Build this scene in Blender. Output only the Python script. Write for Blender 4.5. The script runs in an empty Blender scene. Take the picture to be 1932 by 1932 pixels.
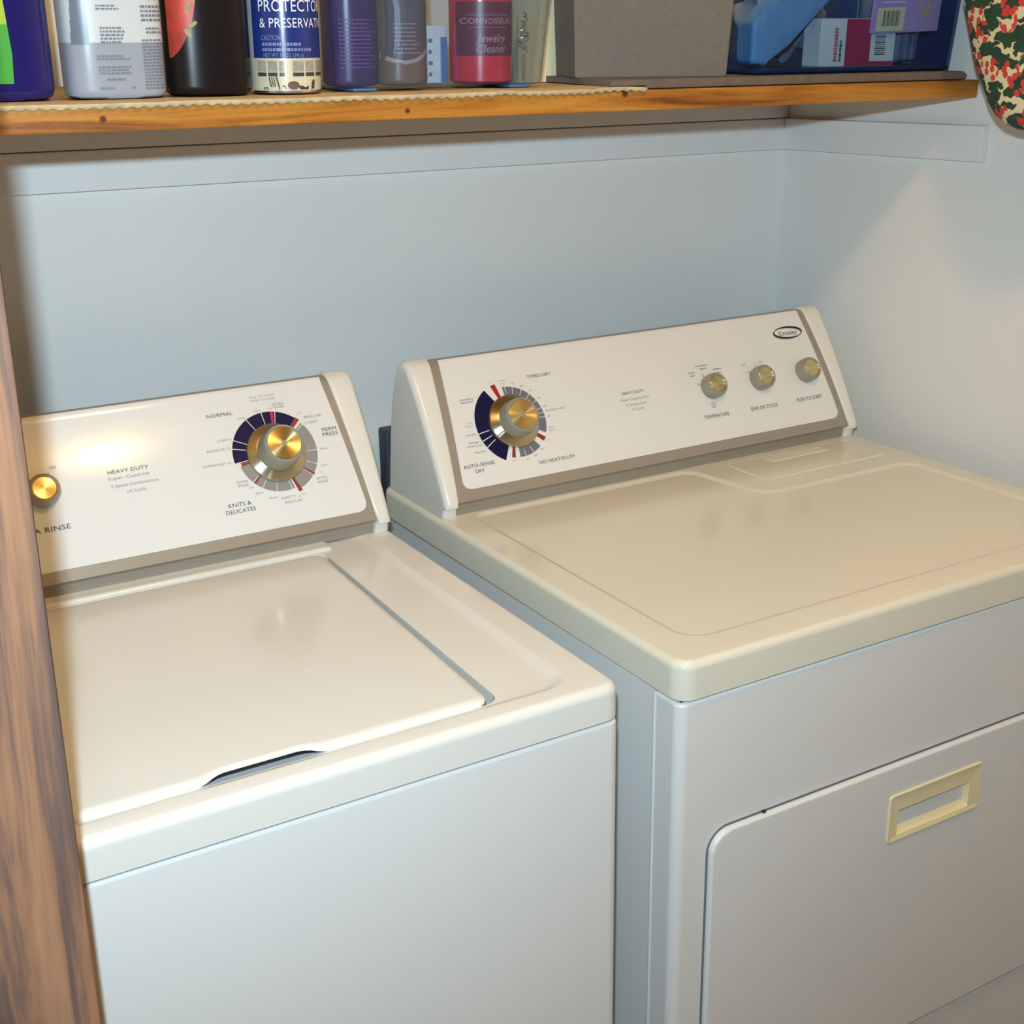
import bpy, bmesh, math, random
from mathutils import Vector, Matrix

random.seed(7)
SC = bpy.context.scene
COL = SC.collection
PI = math.pi

# ------------------------------------------------------------------ camera
F_PX = 2436.81
YAW, PITCH, ROLL = -0.52768, -0.33389, -0.017334
CAM = Vector((-0.71949, -0.91028, 1.47501))
fw = Vector((-math.sin(YAW) * math.cos(PITCH), math.cos(YAW) * math.cos(PITCH), math.sin(PITCH)))
r0 = Vector((math.cos(YAW), math.sin(YAW), 0))
u0 = r0.cross(fw)
rt = math.cos(ROLL) * r0 + math.sin(ROLL) * u0
up = -math.sin(ROLL) * r0 + math.cos(ROLL) * u0
cam_data = bpy.data.cameras.new('camera')
cam_data.sensor_width = 36.0
cam_data.lens = 36.0 * F_PX / 1932.0
cam_data.clip_start = 0.02
cam = bpy.data.objects.new('camera', cam_data)
COL.objects.link(cam)
M = Matrix((rt, up, -fw)).transposed().to_4x4()
M.translation = CAM
cam.matrix_world = M
SC.camera = cam

# ------------------------------------------------------------------ light
SC.view_settings.view_transform = 'Standard'
SC.view_settings.look = 'None'
SC.view_settings.gamma = 1.0
SC.view_settings.exposure = 0.37
SC.view_settings.use_curve_mapping = False

world = bpy.data.worlds.new('world')
SC.world = world
world.use_nodes = True
bg = world.node_tree.nodes['Background']
bg.inputs['Color'].default_value = (1.0, 0.50, 0.20, 1)
bg.inputs['Strength'].default_value = 0.06


def point_light(name, loc, power, color, radius):
    d = bpy.data.lights.new(name, 'POINT')
    d.energy = power
    d.color = color
    d.shadow_soft_size = radius
    o = bpy.data.objects.new(name, d)
    COL.objects.link(o)
    o.location = loc
    return o


# the camera's own flash, a hand above the lens, and the ceiling bulb of the room
FLASH = Vector((-0.749, -0.912, 1.598))
fd = bpy.data.lights.new('camera_flash', 'SPOT')
fd.energy = 66
fd.color = (0.64, 0.84, 0.965)
fd.shadow_soft_size = 0.015
fd.spot_size = math.radians(112)
fd.spot_blend = 1.0
fo = bpy.data.objects.new('camera_flash', fd)
COL.objects.link(fo)
fo.location = FLASH
aim = fw * F_PX + rt * (720 - 966) - up * (850 - 966)
fo.rotation_euler = aim.to_track_quat('-Z', 'Y').to_euler()
point_light('ceiling_bulb', (-0.05, -0.50, 2.39), 15.0, (1.0, 0.60, 0.20), 0.060)

# ------------------------------------------------------------------ materials
MATS = {}


def new_mat(name):
    m = bpy.data.materials.new(name)
    m.use_nodes = True
    MATS[name] = m
    nt = m.node_tree
    return m, nt, nt.nodes['Principled BSDF'], nt.nodes['Material Output']


def nd(nt, kind, **kw):
    n = nt.nodes.new(kind)
    for k, v in kw.items():
        if k in n.inputs:
            n.inputs[k].default_value = v
        else:
            setattr(n, k, v)
    return n


def mat(name, color, rough=0.5, metal=0.0, var=0.0, vscale=8.0, bump=0.0, bscale=200.0, spec=0.5, coat=0.0):
    m, nt, p, out = new_mat(name)
    p.inputs['Roughness'].default_value = rough
    p.inputs['Metallic'].default_value = metal
    p.inputs['Specular IOR Level'].default_value = spec
    p.inputs['Coat Weight'].default_value = coat
    tc = nd(nt, 'ShaderNodeTexCoord')
    n = nd(nt, 'ShaderNodeTexNoise', Scale=vscale, Detail=4.0)
    nt.links.new(tc.outputs['Object'], n.inputs['Vector'])
    r = nd(nt, 'ShaderNodeValToRGB')
    c = color
    r.color_ramp.elements[0].position = 0.3
    r.color_ramp.elements[1].position = 0.7
    r.color_ramp.elements[0].color = tuple(x * (1 - var) for x in c) + (1,)
    r.color_ramp.elements[1].color = tuple(min(1, x * (1 + var)) for x in c) + (1,)
    nt.links.new(n.outputs['Fac'], r.inputs['Fac'])
    nt.links.new(r.outputs['Color'], p.inputs['Base Color'])
    if bump:
        b = nd(nt, 'ShaderNodeTexNoise', Scale=bscale, Detail=3.0)
        nt.links.new(tc.outputs['Object'], b.inputs['Vector'])
        bp = nd(nt, 'ShaderNodeBump', Strength=bump, Distance=0.002)
        nt.links.new(b.outputs['Fac'], bp.inputs['Height'])
        nt.links.new(bp.outputs['Normal'], p.inputs['Normal'])
    return m


def wood(name, stops, axis_scale, wave_scale, distort, rough=0.5, bump=0.2, fine=60.0, knots=(), fine_w=0.22):
    m, nt, p, out = new_mat(name)
    p.inputs['Roughness'].default_value = rough
    tc = nd(nt, 'ShaderNodeTexCoord')
    mp = nd(nt, 'ShaderNodeMapping')
    mp.inputs['Scale'].default_value = axis_scale
    nt.links.new(tc.outputs['Object'], mp.inputs['Vector'])
    n1 = nd(nt, 'ShaderNodeTexNoise', Scale=wave_scale, Detail=5.0, Roughness=0.6, Distortion=distort)
    nt.links.new(mp.outputs['Vector'], n1.inputs['Vector'])
    n2 = nd(nt, 'ShaderNodeTexNoise', Scale=fine, Detail=4.0)
    nt.links.new(mp.outputs['Vector'], n2.inputs['Vector'])
    mx = nd(nt, 'ShaderNodeMath', operation='MULTIPLY_ADD')
    mx.inputs[1].default_value = fine_w
    nt.links.new(n2.outputs['Fac'], mx.inputs[0])
    sb = nd(nt, 'ShaderNodeMath', operation='SUBTRACT')
    sb.inputs[1].default_value = fine_w / 2
    nt.links.new(n1.outputs['Fac'], sb.inputs[0])
    nt.links.new(sb.outputs[0], mx.inputs[2])
    r = nd(nt, 'ShaderNodeValToRGB')
    cr = r.color_ramp
    while len(cr.elements) < len(stops):
        cr.elements.new(0.5)
    for e, (pos, c) in zip(cr.elements, stops):
        e.position = pos
        e.color = tuple(c) + (1,)
    nt.links.new(mx.outputs[0], r.inputs['Fac'])
    colr = r.outputs['Color']
    for (kx, ky, kz, kr) in knots:        # small dark knots and nail holes
        vm = nd(nt, 'ShaderNodeVectorMath', operation='DISTANCE')
        vm.inputs[1].default_value = (kx, ky, kz)
        nt.links.new(tc.outputs['Object'], vm.inputs[0])
        mr = nd(nt, 'ShaderNodeMapRange')
        mr.inputs['From Min'].default_value = kr * 0.5
        mr.inputs['From Max'].default_value = kr
        mr.inputs['To Min'].default_value = 1
        mr.inputs['To Max'].default_value = 0
        nt.links.new(vm.outputs['Value'], mr.inputs['Value'])
        mc = nd(nt, 'ShaderNodeMix', data_type='RGBA')
        nt.links.new(mr.outputs['Result'], mc.inputs['Factor'])
        nt.links.new(colr, mc.inputs['A'])
        mc.inputs['B'].default_value = (0.10, 0.03, 0.008, 1)
        colr = mc.outputs['Result']
    nt.links.new(colr, p.inputs['Base Color'])
    bp = nd(nt, 'ShaderNodeBump', Strength=bump, Distance=0.002)
    nt.links.new(mx.outputs[0], bp.inputs['Height'])
    nt.links.new(bp.outputs['Normal'], p.inputs['Normal'])
    return m


def clear_plastic(name, tint, gloss=0.08, haze=0.12, rough=0.12, hazecol=None):
    m, nt, p, out = new_mat(name)
    nt.nodes.remove(p)
    tr = nd(nt, 'ShaderNodeBsdfTransparent')
    tr.inputs['Color'].default_value = tuple(tint) + (1,)
    df = nd(nt, 'ShaderNodeBsdfDiffuse')
    df.inputs['Color'].default_value = tuple(hazecol or tint) + (1,)
    gl = nd(nt, 'ShaderNodeBsdfGlossy', Roughness=rough)
    tc = nd(nt, 'ShaderNodeTexCoord')
    nz = nd(nt, 'ShaderNodeTexNoise', Scale=14.0, Detail=3.0)
    nt.links.new(tc.outputs['Object'], nz.inputs['Vector'])
    mr = nd(nt, 'ShaderNodeMapRange')
    mr.inputs['To Min'].default_value = haze * 0.6
    mr.inputs['To Max'].default_value = haze * 1.4
    nt.links.new(nz.outputs['Fac'], mr.inputs['Value'])
    m1 = nd(nt, 'ShaderNodeMixShader')
    nt.links.new(mr.outputs['Result'], m1.inputs['Fac'])
    nt.links.new(tr.outputs[0], m1.inputs[1])
    nt.links.new(df.outputs[0], m1.inputs[2])
    lw = nd(nt, 'ShaderNodeLayerWeight', Blend=0.25)
    ma = nd(nt, 'ShaderNodeMath', operation='MULTIPLY_ADD')
    ma.inputs[1].default_value = 0.4
    ma.inputs[2].default_value = gloss
    nt.links.new(lw.outputs['Fresnel'], ma.inputs[0])
    m2 = nd(nt, 'ShaderNodeMixShader')
    nt.links.new(ma.outputs[0], m2.inputs['Fac'])
    nt.links.new(m1.outputs[0], m2.inputs[1])
    nt.links.new(gl.outputs[0], m2.inputs[2])
    nt.links.new(m2.outputs[0], out.inputs['Surface'])
    return m


def spun_metal(name, color, rough=0.28, aniso=0.8, rot=0.0):
    m, nt, p, out = new_mat(name)
    p.inputs['Base Color'].default_value = tuple(color) + (1,)
    p.inputs['Metallic'].default_value = 1.0
    p.inputs['Roughness'].default_value = rough
    p.inputs['Anisotropic'].default_value = aniso
    p.inputs['Anisotropic Rotation'].default_value = rot
    t = nd(nt, 'ShaderNodeTangent', direction_type='RADIAL', axis='Z')
    nt.links.new(t.outputs[0], p.inputs['Tangent'])
    return m


def holly_print(name):
    m, nt, p, out = new_mat(name)
    p.inputs['Roughness'].default_value = 0.8
    tc = nd(nt, 'ShaderNodeTexCoord')
    sx = nd(nt, 'ShaderNodeSeparateXYZ')
    nt.links.new(tc.outputs['Object'], sx.inputs[0])
    mp = nd(nt, 'ShaderNodeCombineXYZ')
    nt.links.new(sx.outputs['Y'], mp.inputs['X'])
    nt.links.new(sx.outputs['Z'], mp.inputs['Y'])
    nz = nd(nt, 'ShaderNodeTexNoise', Scale=60.0, Detail=2.0)
    nt.links.new(mp.outputs[0], nz.inputs['Vector'])
    off = nd(nt, 'ShaderNodeMixRGB', blend_type='LINEAR_LIGHT')
    off.inputs['Fac'].default_value = 0.012
    nt.links.new(mp.outputs[0], off.inputs['Color1'])
    nt.links.new(nz.outputs['Color'], off.inputs['Color2'])

    def cells(rotz, scale, lo, hi, src):
        mm = nd(nt, 'ShaderNodeMapping')
        mm.inputs['Rotation'].default_value = (0, 0, rotz)
        mm.inputs['Scale'].default_value = scale
        nt.links.new(src, mm.inputs['Vector'])
        v = nd(nt, 'ShaderNodeTexVoronoi', voronoi_dimensions='2D', Scale=1.0)
        nt.links.new(mm.outputs['Vector'], v.inputs['Vector'])
        r = nd(nt, 'ShaderNodeMapRange')
        r.inputs['From Min'].default_value = lo
        r.inputs['From Max'].default_value = hi
        r.inputs['To Min'].default_value = 1
        r.inputs['To Max'].default_value = 0
        nt.links.new(v.outputs['Distance'], r.inputs['Value'])
        return r.outputs['Result'], v

    base = nd(nt, 'ShaderNodeRGB')
    base.outputs[0].default_value = (0.72, 0.62, 0.38, 1)
    cur = base.outputs[0]
    leaf = nd(nt, 'ShaderNodeValToRGB')
    leaf.color_ramp.elements[0].color = (0.005, 0.022, 0.012, 1)
    leaf.color_ramp.elements[1].color = (0.03, 0.085, 0.04, 1)
    nt.links.new(nz.outputs['Fac'], leaf.inputs['Fac'])
    for rz, sc, lo, hi in ((0.6, (22, 52, 1), 0.30, 0.34), (-0.8, (24, 56, 1), 0.30, 0.34), (1.7, (20, 60, 1), 0.24, 0.28)):
        f, _ = cells(rz, sc, lo, hi, off.outputs['Color'])
        x = nd(nt, 'ShaderNodeMix', data_type='RGBA')
        nt.links.new(f, x.inputs['Factor'])
        nt.links.new(cur, x.inputs['A'])
        nt.links.new(leaf.outputs['Color'], x.inputs['B'])
        cur = x.outputs['Result']
    # clusters of berries
    f1, _ = cells(0.0, (105, 105, 1), 0.40, 0.46, mp.outputs[0])
    f2, _ = cells(0.3, (25, 25, 1), 0.33, 0.35, mp.outputs[0])
    mu = nd(nt, 'ShaderNodeMath', operation='MULTIPLY')
    nt.links.new(f1, mu.inputs[0])
    nt.links.new(f2, mu.inputs[1])
    x = nd(nt, 'ShaderNodeMix', data_type='RGBA')
    nt.links.new(mu.outputs[0], x.inputs['Factor'])
    nt.links.new(cur, x.inputs['A'])
    x.inputs['B'].default_value = (0.62, 0.045, 0.035, 1)
    nt.links.new(x.outputs['Result'], p.inputs['Base Color'])
    return m


mat('wall_paint', (0.80, 0.81, 0.79), 0.7, var=0.025, vscale=3.0, bump=0.25, bscale=90.0, spec=0.25)
mat('wall_paint_cleat', (0.77, 0.79, 0.79), 0.65, var=0.02, vscale=4.0, bump=0.15, bscale=90.0, spec=0.25)
mat('floor_vinyl', (0.45, 0.38, 0.30), 0.5, var=0.1, vscale=6.0)
mat('ceiling_paint', (0.8, 0.79, 0.76), 0.9, var=0.02)
mat('enamel', (0.80, 0.785, 0.73), 0.15, var=0.006, vscale=2.0, spec=0.5)  # washer top: a little of the bulb's warmth put into the colour
mat('enamel_warm_tint', (0.79, 0.755, 0.63), 0.15, var=0.006, vscale=2.0, spec=0.5)  # dryer top: the bulb's warm light put into the base colour
mat('enamel_cabinet', (0.78, 0.78, 0.76), 0.32, var=0.006, vscale=2.0, spec=0.45)
mat('white_plastic', (0.82, 0.80, 0.74), 0.22, var=0.004, spec=0.5)
mat('panel_white', (0.82, 0.81, 0.78), 0.11, var=0.004, spec=0.25)
mat('silver_trim', (0.35, 0.305, 0.25), 0.42, metal=0.15, var=0.01)
mat('dark_gap', (0.02, 0.025, 0.03), 0.8)
mat('door_shade', (0.16, 0.17, 0.19), 0.8)
mat('cavity_shade', (0.25, 0.33, 0.45), 0.6)  # bluish shade inside the lid opening, put into the colour
mat('cream_plastic', (0.88, 0.77, 0.47), 0.35, var=0.01)
mat('pale_cream', (0.86, 0.83, 0.66), 0.35)
mat('print_dark', (0.045, 0.045, 0.05), 0.5)
mat('print_gray', (0.25, 0.25, 0.24), 0.5)
mat('print_red', (0.75, 0.36, 0.33), 0.5)
mat('dial_blue', (0.005, 0.005, 0.05), 0.5, spec=0.2)
mat('dial_gray', (0.28, 0.27, 0.26), 0.4)
mat('dial_slate', (0.16, 0.17, 0.20), 0.4)
mat('dial_red', (0.42, 0.012, 0.02), 0.4)
mat('dial_maroon', (0.28, 0.03, 0.03), 0.4)
mat('dial_magenta', (0.55, 0.008, 0.09), 0.4)
mat('dial_line', (0.75, 0.75, 0.74), 0.5)
mat('knob_plastic', (0.33, 0.305, 0.24), 0.25, spec=0.5)
spun_metal('spun_gold', (0.74, 0.60, 0.30), 0.30, 0.90, 0.25)
spun_metal('spun_skirt', (0.62, 0.55, 0.38), 0.28, 0.90, 0.25)
mat('badge_black', (0.012, 0.012, 0.012), 0.3)
wood('shelf_wood', [(0.30, (0.15, 0.040, 0.006)), (0.44, (0.36, 0.125, 0.014)), (0.58, (0.50, 0.21, 0.030)), (0.78, (0.58, 0.28, 0.055))],
     (2.2, 14, 30), 1.4, 1.2, rough=0.4, bump=0.08, knots=((-0.4072, 0.375, 1.4323, 0.0042), (-0.0897, 0.375, 1.4300, 0.0036), (0.19, 0.375, 1.441, 0.006)))
wood('post_wood', [(0.34, (0.085, 0.055, 0.055)), (0.46, (0.17, 0.095, 0.07)), (0.54, (0.32, 0.155, 0.08)), (0.72, (0.44, 0.23, 0.13))],
     (17, 17, 1.0), 1.6, 0.7, rough=0.75, bump=0.4, fine=22.0, fine_w=0.10)
mat('liner_cloth', (0.62, 0.47, 0.28), 0.9, var=0.15, vscale=60.0, bump=0.5, bscale=300.0)
mat('outlet_dark', (0.05, 0.06, 0.09), 0.6)
mat('bottle_blue', (0.015, 0.012, 0.12), 0.15, spec=0.6)
mat('label_lime', (0.38, 0.52, 0.02), 0.35, var=0.08)
mat('label_green', (0.06, 0.36, 0.03), 0.35, var=0.1)
mat('bottle_black', (0.010, 0.007, 0.008), 0.3, spec=0.35)
mat('label_red', (0.48, 0.05, 0.03), 0.45, var=0.3, vscale=40.0)
mat('label_leaf', (0.30, 0.25, 0.08), 0.5, var=0.4, vscale=60.0)
mat('spray_white', (0.60, 0.63, 0.65), 0.35, var=0.05, vscale=12.0)
mat('spray_liquid', (0.33, 0.36, 0.42), 0.25, var=0.04, vscale=14.0)
mat('spray_side_shade', (0.16, 0.20, 0.25), 0.3)  # darker tone painting the shaded flank of the bottle
mat('text_slate', (0.17, 0.19, 0.22), 0.6)
mat('can_white', (0.62, 0.64, 0.70), 0.22, metal=0.1)
mat('can_blue', (0.018, 0.035, 0.20), 0.2, spec=0.6)
mat('can_rim', (0.75, 0.74, 0.70), 0.2, metal=1.0)
mat('photo_cream', (0.66, 0.62, 0.45), 0.3, var=0.06, vscale=50.0)
mat('photo_pane', (0.33, 0.33, 0.27), 0.3, var=0.25, vscale=90.0)
mat('photo_dark', (0.06, 0.05, 0.045), 0.4)
mat('photo_brown', (0.16, 0.09, 0.04), 0.4)
mat('letter_white', (0.82, 0.84, 0.90), 0.4)
mat('letter_dim', (0.22, 0.26, 0.45), 0.4)
clear_plastic('glass_clear', (0.85, 0.92, 0.90), 0.12, 0.04, 0.05)
clear_plastic('bin_clear_blue', (0.78, 0.84, 0.90), 0.02, 0.06, 0.10, (0.25, 0.36, 0.48))
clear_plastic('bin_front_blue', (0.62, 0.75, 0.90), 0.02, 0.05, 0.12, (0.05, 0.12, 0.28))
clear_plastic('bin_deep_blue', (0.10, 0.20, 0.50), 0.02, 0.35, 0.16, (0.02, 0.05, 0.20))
clear_plastic('film_clear', (0.86, 0.90, 0.93), 0.16, 0.25, 0.16, (0.6, 0.66, 0.7))
mat('bottle_purple', (0.075, 0.032, 0.13), 0.3, var=0.15, vscale=30.0)
mat('bottle_taupe', (0.22, 0.145, 0.115), 0.3, var=0.05)
mat('label_taupe_dark', (0.13, 0.11, 0.13), 0.4)
mat('swoosh_pink', (0.50, 0.36, 0.33), 0.4)
mat('tube_white', (0.55, 0.65, 0.75), 0.4, var=0.1, vscale=50.0)
mat('tube_blue', (0.10, 0.20, 0.42), 0.4)
mat('jar_red', (0.62, 0.03, 0.06), 0.25, var=0.15, vscale=30.0)
mat('jar_maroon', (0.15, 0.025, 0.06), 0.35)
mat('jar_letter', (0.50, 0.36, 0.40), 0.4)
mat('gold_wire', (0.80, 0.62, 0.30), 0.2, metal=1.0)
mat('bottle_teal', (0.20, 0.33, 0.38), 0.3, var=0.1)
mat('cream_card', (0.80, 0.74, 0.48), 0.6)
mat('fabric_gray', (0.17, 0.155, 0.14), 0.95, var=0.06, vscale=160.0, bump=0.4, bscale=500.0)
mat('mat_gray', (0.16, 0.125, 0.10), 0.85, var=0.12, vscale=60.0, bump=0.4, bscale=300.0)
mat('cloth_blue', (0.16, 0.36, 0.62), 0.55, var=0.18, vscale=14.0)
mat('cloth_gray', (0.34, 0.38, 0.43), 0.5, var=0.25, vscale=25.0)
mat('carton_white', (0.78, 0.79, 0.74), 0.5, var=0.02)
mat('carton_red', (0.42, 0.015, 0.07), 0.45, var=0.04)
mat('carton_letter_red', (0.72, 0.12, 0.12), 0.5)
mat('carton_letter_green', (0.03, 0.10, 0.08), 0.5)
mat('card_lilac', (0.48, 0.33, 0.62), 0.5, var=0.03)
mat('card_violet', (0.22, 0.09, 0.36), 0.5)
mat('card_label', (0.80, 0.72, 0.45), 0.5)
mat('card_gold', (0.80, 0.60, 0.06), 0.4)
mat('bag_dark', (0.16, 0.18, 0.25), 0.4, var=0.5, vscale=30.0)
mat('bin_floor_dark', (0.01, 0.02, 0.06), 0.4)
mat('bag_dark_tube', (0.12, 0.10, 0.09), 0.8)
holly_print('holly_cloth')

# ------------------------------------------------------------------ mesh helpers
ROOTM = {}


def finish(name, bm, mats, parent=None, world=None, smooth=45):
    """link a bmesh as ONE mesh object; vertices are in world space unless `world` is given"""
    bmesh.ops.remove_doubles(bm, verts=bm.verts, dist=1e-6)
    bmesh.ops.recalc_face_normals(bm, faces=bm.faces)
    me = bpy.data.meshes.new(name)
    bm.to_mesh(me)
    bm.free()
    for mm in (mats if isinstance(mats, (list, tuple)) else [mats]):
        me.materials.append(MATS[mm])
    if smooth:
        me.shade_smooth()
        me.set_sharp_from_angle(angle=math.radians(smooth))
    o = bpy.data.objects.new(name, me)
    COL.objects.link(o)
    w = world if world is not None else Matrix.Identity(4)
    if parent is not None:
        o.parent = parent
        o.matrix_parent_inverse = ROOTM[parent.name].inverted()
    o.matrix_basis = w
    ROOTM[o.name] = w.copy()
    if smooth:
        wn = o.modifiers.new('normals', 'WEIGHTED_NORMAL')
        wn.keep_sharp = True
        wn.weight = 80
    return o


def thing(name, label, cat, loc, group=None):
    o = bpy.data.objects.new(name, None)
    COL.objects.link(o)
    o.empty_display_size = 0.05
    o.location = loc
    ROOTM[o.name] = Matrix.Translation(loc)
    return tag(o, label, cat, group)


def tag(o, label, cat, group=None):
    o['label'] = label
    o['category'] = cat
    if group:
        o['group'] = group
    return o


def struct(o):
    o['kind'] = 'structure'
    return o


def add_box(bm, x0, x1, y0, y1, z0, z1, bev=0.0, seg=2, mi=0):
    r = bmesh.ops.create_cube(bm, size=1.0)
    vs = r['verts']
    for v in vs:
        v.co = Vector((x0 + (v.co.x + .5) * (x1 - x0), y0 + (v.co.y + .5) * (y1 - y0), z0 + (v.co.z + .5) * (z1 - z0)))
    fs = set(f for v in vs for f in v.link_faces)
    for f in fs:
        f.material_index = mi
    if bev:
        es = list(set(e for v in vs for e in v.link_edges))
        bmesh.ops.bevel(bm, geom=es, offset=bev, segments=seg, profile=0.5, affect='EDGES', material=-1)


def box_bm(*a, **k):
    bm = bmesh.new()
    add_box(bm, *a, **k)
    return bm


def round_poly(pts, radii, n=6):
    """rounded polygon outline (2-D), n+1 points per corner"""
    out = []
    k = len(pts)
    for i in range(k):
        p = Vector(pts[i])
        a = Vector(pts[i - 1]) - p
        b = Vector(pts[(i + 1) % k]) - p
        r = radii[i] if isinstance(radii, (list, tuple)) else radii
        a.normalize()
        b.normalize()
        ang = a.angle(b)
        d = r / math.tan(ang / 2)
        s = p + a * d
        e = p + b * d
        c = p + (a + b).normalized() * (r / math.sin(ang / 2))
        v0 = s - c
        v1 = e - c
        t0 = math.atan2(v0.y, v0.x)
        t1 = math.atan2(v1.y, v1.x)
        dt = (t1 - t0 + PI) % (2 * PI) - PI
        for j in range(n + 1):
            t = t0 + dt * j / n
            out.append((c.x + r * math.cos(t), c.y + r * math.sin(t)))
    return out


def inset_poly(pts, w):
    """inset a CCW polygon by w"""
    out = []
    k = len(pts)
    for i in range(k):
        p0, p1, p2 = Vector(pts[i - 1]), Vector(pts[i]), Vector(pts[(i + 1) % k])
        d0 = (p1 - p0).normalized()
        d1 = (p2 - p1).normalized()
        n0 = Vector((-d0.y, d0.x))
        n1 = Vector((-d1.y, d1.x))
        bis = (n0 + n1).normalized()
        out.append(tuple(p1 + bis * (w / max(0.2, bis.dot(n0)))))
    return out


def loop_verts(bm, pts3):
    return [bm.verts.new(p) for p in pts3]


def bridge(bm, a, b, mi=0, closed=True):
    n = len(a)
    for i in range(n if closed else n - 1):
        j = (i + 1) % n
        f = bm.faces.new((a[i], a[j], b[j], b[i]))
        f.material_index = mi


def cap(bm, loop, mi=0):
    f = bm.faces.new(loop)
    f.material_index = mi
    return f


def ring_fill(bm, outer, inners, mi=0):
    """planar fill between an outer loop and holes"""
    before = set(bm.faces)
    es = []
    for lp in [outer] + inners:
        for i in range(len(lp)):
            a, b = lp[i], lp[(i + 1) % len(lp)]
            e = bm.edges.get((a, b)) or bm.edges.new((a, b))
            es.append(e)
    bmesh.ops.triangle_fill(bm, edges=es, use_beauty=True, use_dissolve=False)
    for f in set(bm.faces) - before:
        f.material_index = mi


def loft(bm, loops, caps=(True, True), mi=0):
    vs = [loop_verts(bm, l) for l in loops]
    for a, b in zip(vs, vs[1:]):
        bridge(bm, a, b, mi)
    if caps[0]:
        cap(bm, list(reversed(vs[0])), mi)
    if caps[1]:
        cap(bm, vs[-1], mi)
    return vs


def lathe(bm, prof, n=48, c=(0, 0), mi=0, caps=(True, True)):
    loops = [[(c[0] + r * math.cos(2 * PI * i / n), c[1] + r * math.sin(2 * PI * i / n), z) for i in range(n)] for r, z in prof]
    return loft(bm, loops, caps, mi)


def superloop(cx, cy, z, rx, ry, e=4.0, n=48):
    out = []
    for i in range(n):
        t = 2 * PI * i / n
        ct, st = math.cos(t), math.sin(t)
        out.append((cx + rx * math.copysign(abs(ct) ** (2 / e), ct), cy + ry * math.copysign(abs(st) ** (2 / e), st), z))
    return out


def tube(bm, pts, r, n=8, mi=0):
    pts = [Vector(p) for p in pts]
    loops = []
    for i, p in enumerate(pts):
        d = (pts[min(i + 1, len(pts) - 1)] - pts[max(i - 1, 0)]).normalized()
        a = d.cross(Vector((0.31, 0.2, 0.93))).normalized()
        b = d.cross(a)
        loops.append([tuple(p + a * r * math.cos(2 * PI * k / n) + b * r * math.sin(2 * PI * k / n)) for k in range(n)])
    loft(bm, loops, mi=mi)


# lettering -----------------------------------------------------------------
_TXT = {}


def glyphs(s):
    if s not in _TXT:
        cu = bpy.data.curves.new('lettering_curve', 'FONT')
        cu.body = s
        cu.size = 1.0
        cu.space_character = 1.05
        cu.resolution_u = 3
        ob = bpy.data.objects.new('lettering_curve', cu)
        COL.objects.link(ob)
        dg = bpy.context.evaluated_depsgraph_get()
        dg.update()
        me = bpy.data.meshes.new_from_object(ob.evaluated_get(dg))
        vs = [(v.co.x, v.co.y) for v in me.vertices]
        fs = [tuple(p.vertices) for p in me.polygons]
        bpy.data.objects.remove(ob)
        bpy.data.curves.remove(cu)
        bpy.data.meshes.remove(me)
        _TXT[s] = (vs, fs)
    return _TXT[s]


def add_text(bm, s, fmap, cx, cy, cap_h, width=None, align='c', mi=0):
    """lay lettering on a surface: fmap(u, v) -> 3-D point"""
    vs, fs = glyphs(s)
    x0 = min(v[0] for v in vs)
    x1 = max(v[0] for v in vs)
    ky = cap_h / 0.70
    kx = ky if width is None else width / (x1 - x0)
    off = {'c': (x0 + x1) / 2, 'l': x0, 'r': x1}[align]
    nv = [bm.verts.new(fmap(cx + (x - off) * kx, cy + (y - 0.35) * ky)) for x, y in vs]
    for f in fs:
        try:
            bm.faces.new([nv[i] for i in f]).material_index = mi
        except ValueError:
            pass


def add_patch(bm, fmap, u0, u1, v0, v1, nu=1, nv=1, mi=0):
    g = [[bm.verts.new(fmap(u0 + (u1 - u0) * i / nu, v0 + (v1 - v0) * j / nv)) for i in range(nu + 1)] for j in range(nv + 1)]
    for j in range(nv):
        for i in range(nu):
            bm.faces.new((g[j][i], g[j][i + 1], g[j + 1][i + 1], g[j + 1][i])).material_index = mi


def add_poly(bm, fmap, pts, mi=0):
    bm.faces.new([bm.verts.new(fmap(u, v)) for u, v in pts]).material_index = mi


def micro_lines(bm, fmap, u0, u1, v0, v1, rows, mi, seed=0, fill=0.55):
    """rows of unreadable small print as tiny dashes"""
    rn = random.Random(seed)
    dv = (v1 - v0) / rows
    for k in range(rows):
        v = v0 + dv * (k + 0.5)
        u = u0
        end = u1 - rn.random() * 0.25 * (u1 - u0)
        while u < end:
            w = rn.uniform(0.0015, 0.0045)
            add_patch(bm, fmap, u, min(u + w, end), v - dv * fill / 2, v + dv * fill / 2, mi=mi)
            u += w + 0.0009


# ================================================================== the setting
WY, WX, ZT = 0.7627, 0.785, 0.914

struct(finish('floor', box_bm(-2.2, 2.0, -2.4, WY + .1, -0.05, 0.0), 'floor_vinyl', smooth=0))
struct(finish('ceiling', box_bm(-2.2, 2.0, -2.4, WY + .1, 2.44, 2.50), 'ceiling_paint', smooth=0))
struct(finish('wall_back', box_bm(-0.90, WX + .1, WY, WY + .1, 0, 2.44), 'wall_paint', smooth=0))
struct(finish('wall_right', box_bm(WX, WX + .1, -2.4, WY, 0, 2.44), 'wall_paint', smooth=0))
struct(finish('wall_left', box_bm(-0.90, -0.80, -0.10, WY, 0, 2.44), 'wall_paint', smooth=0))

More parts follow.
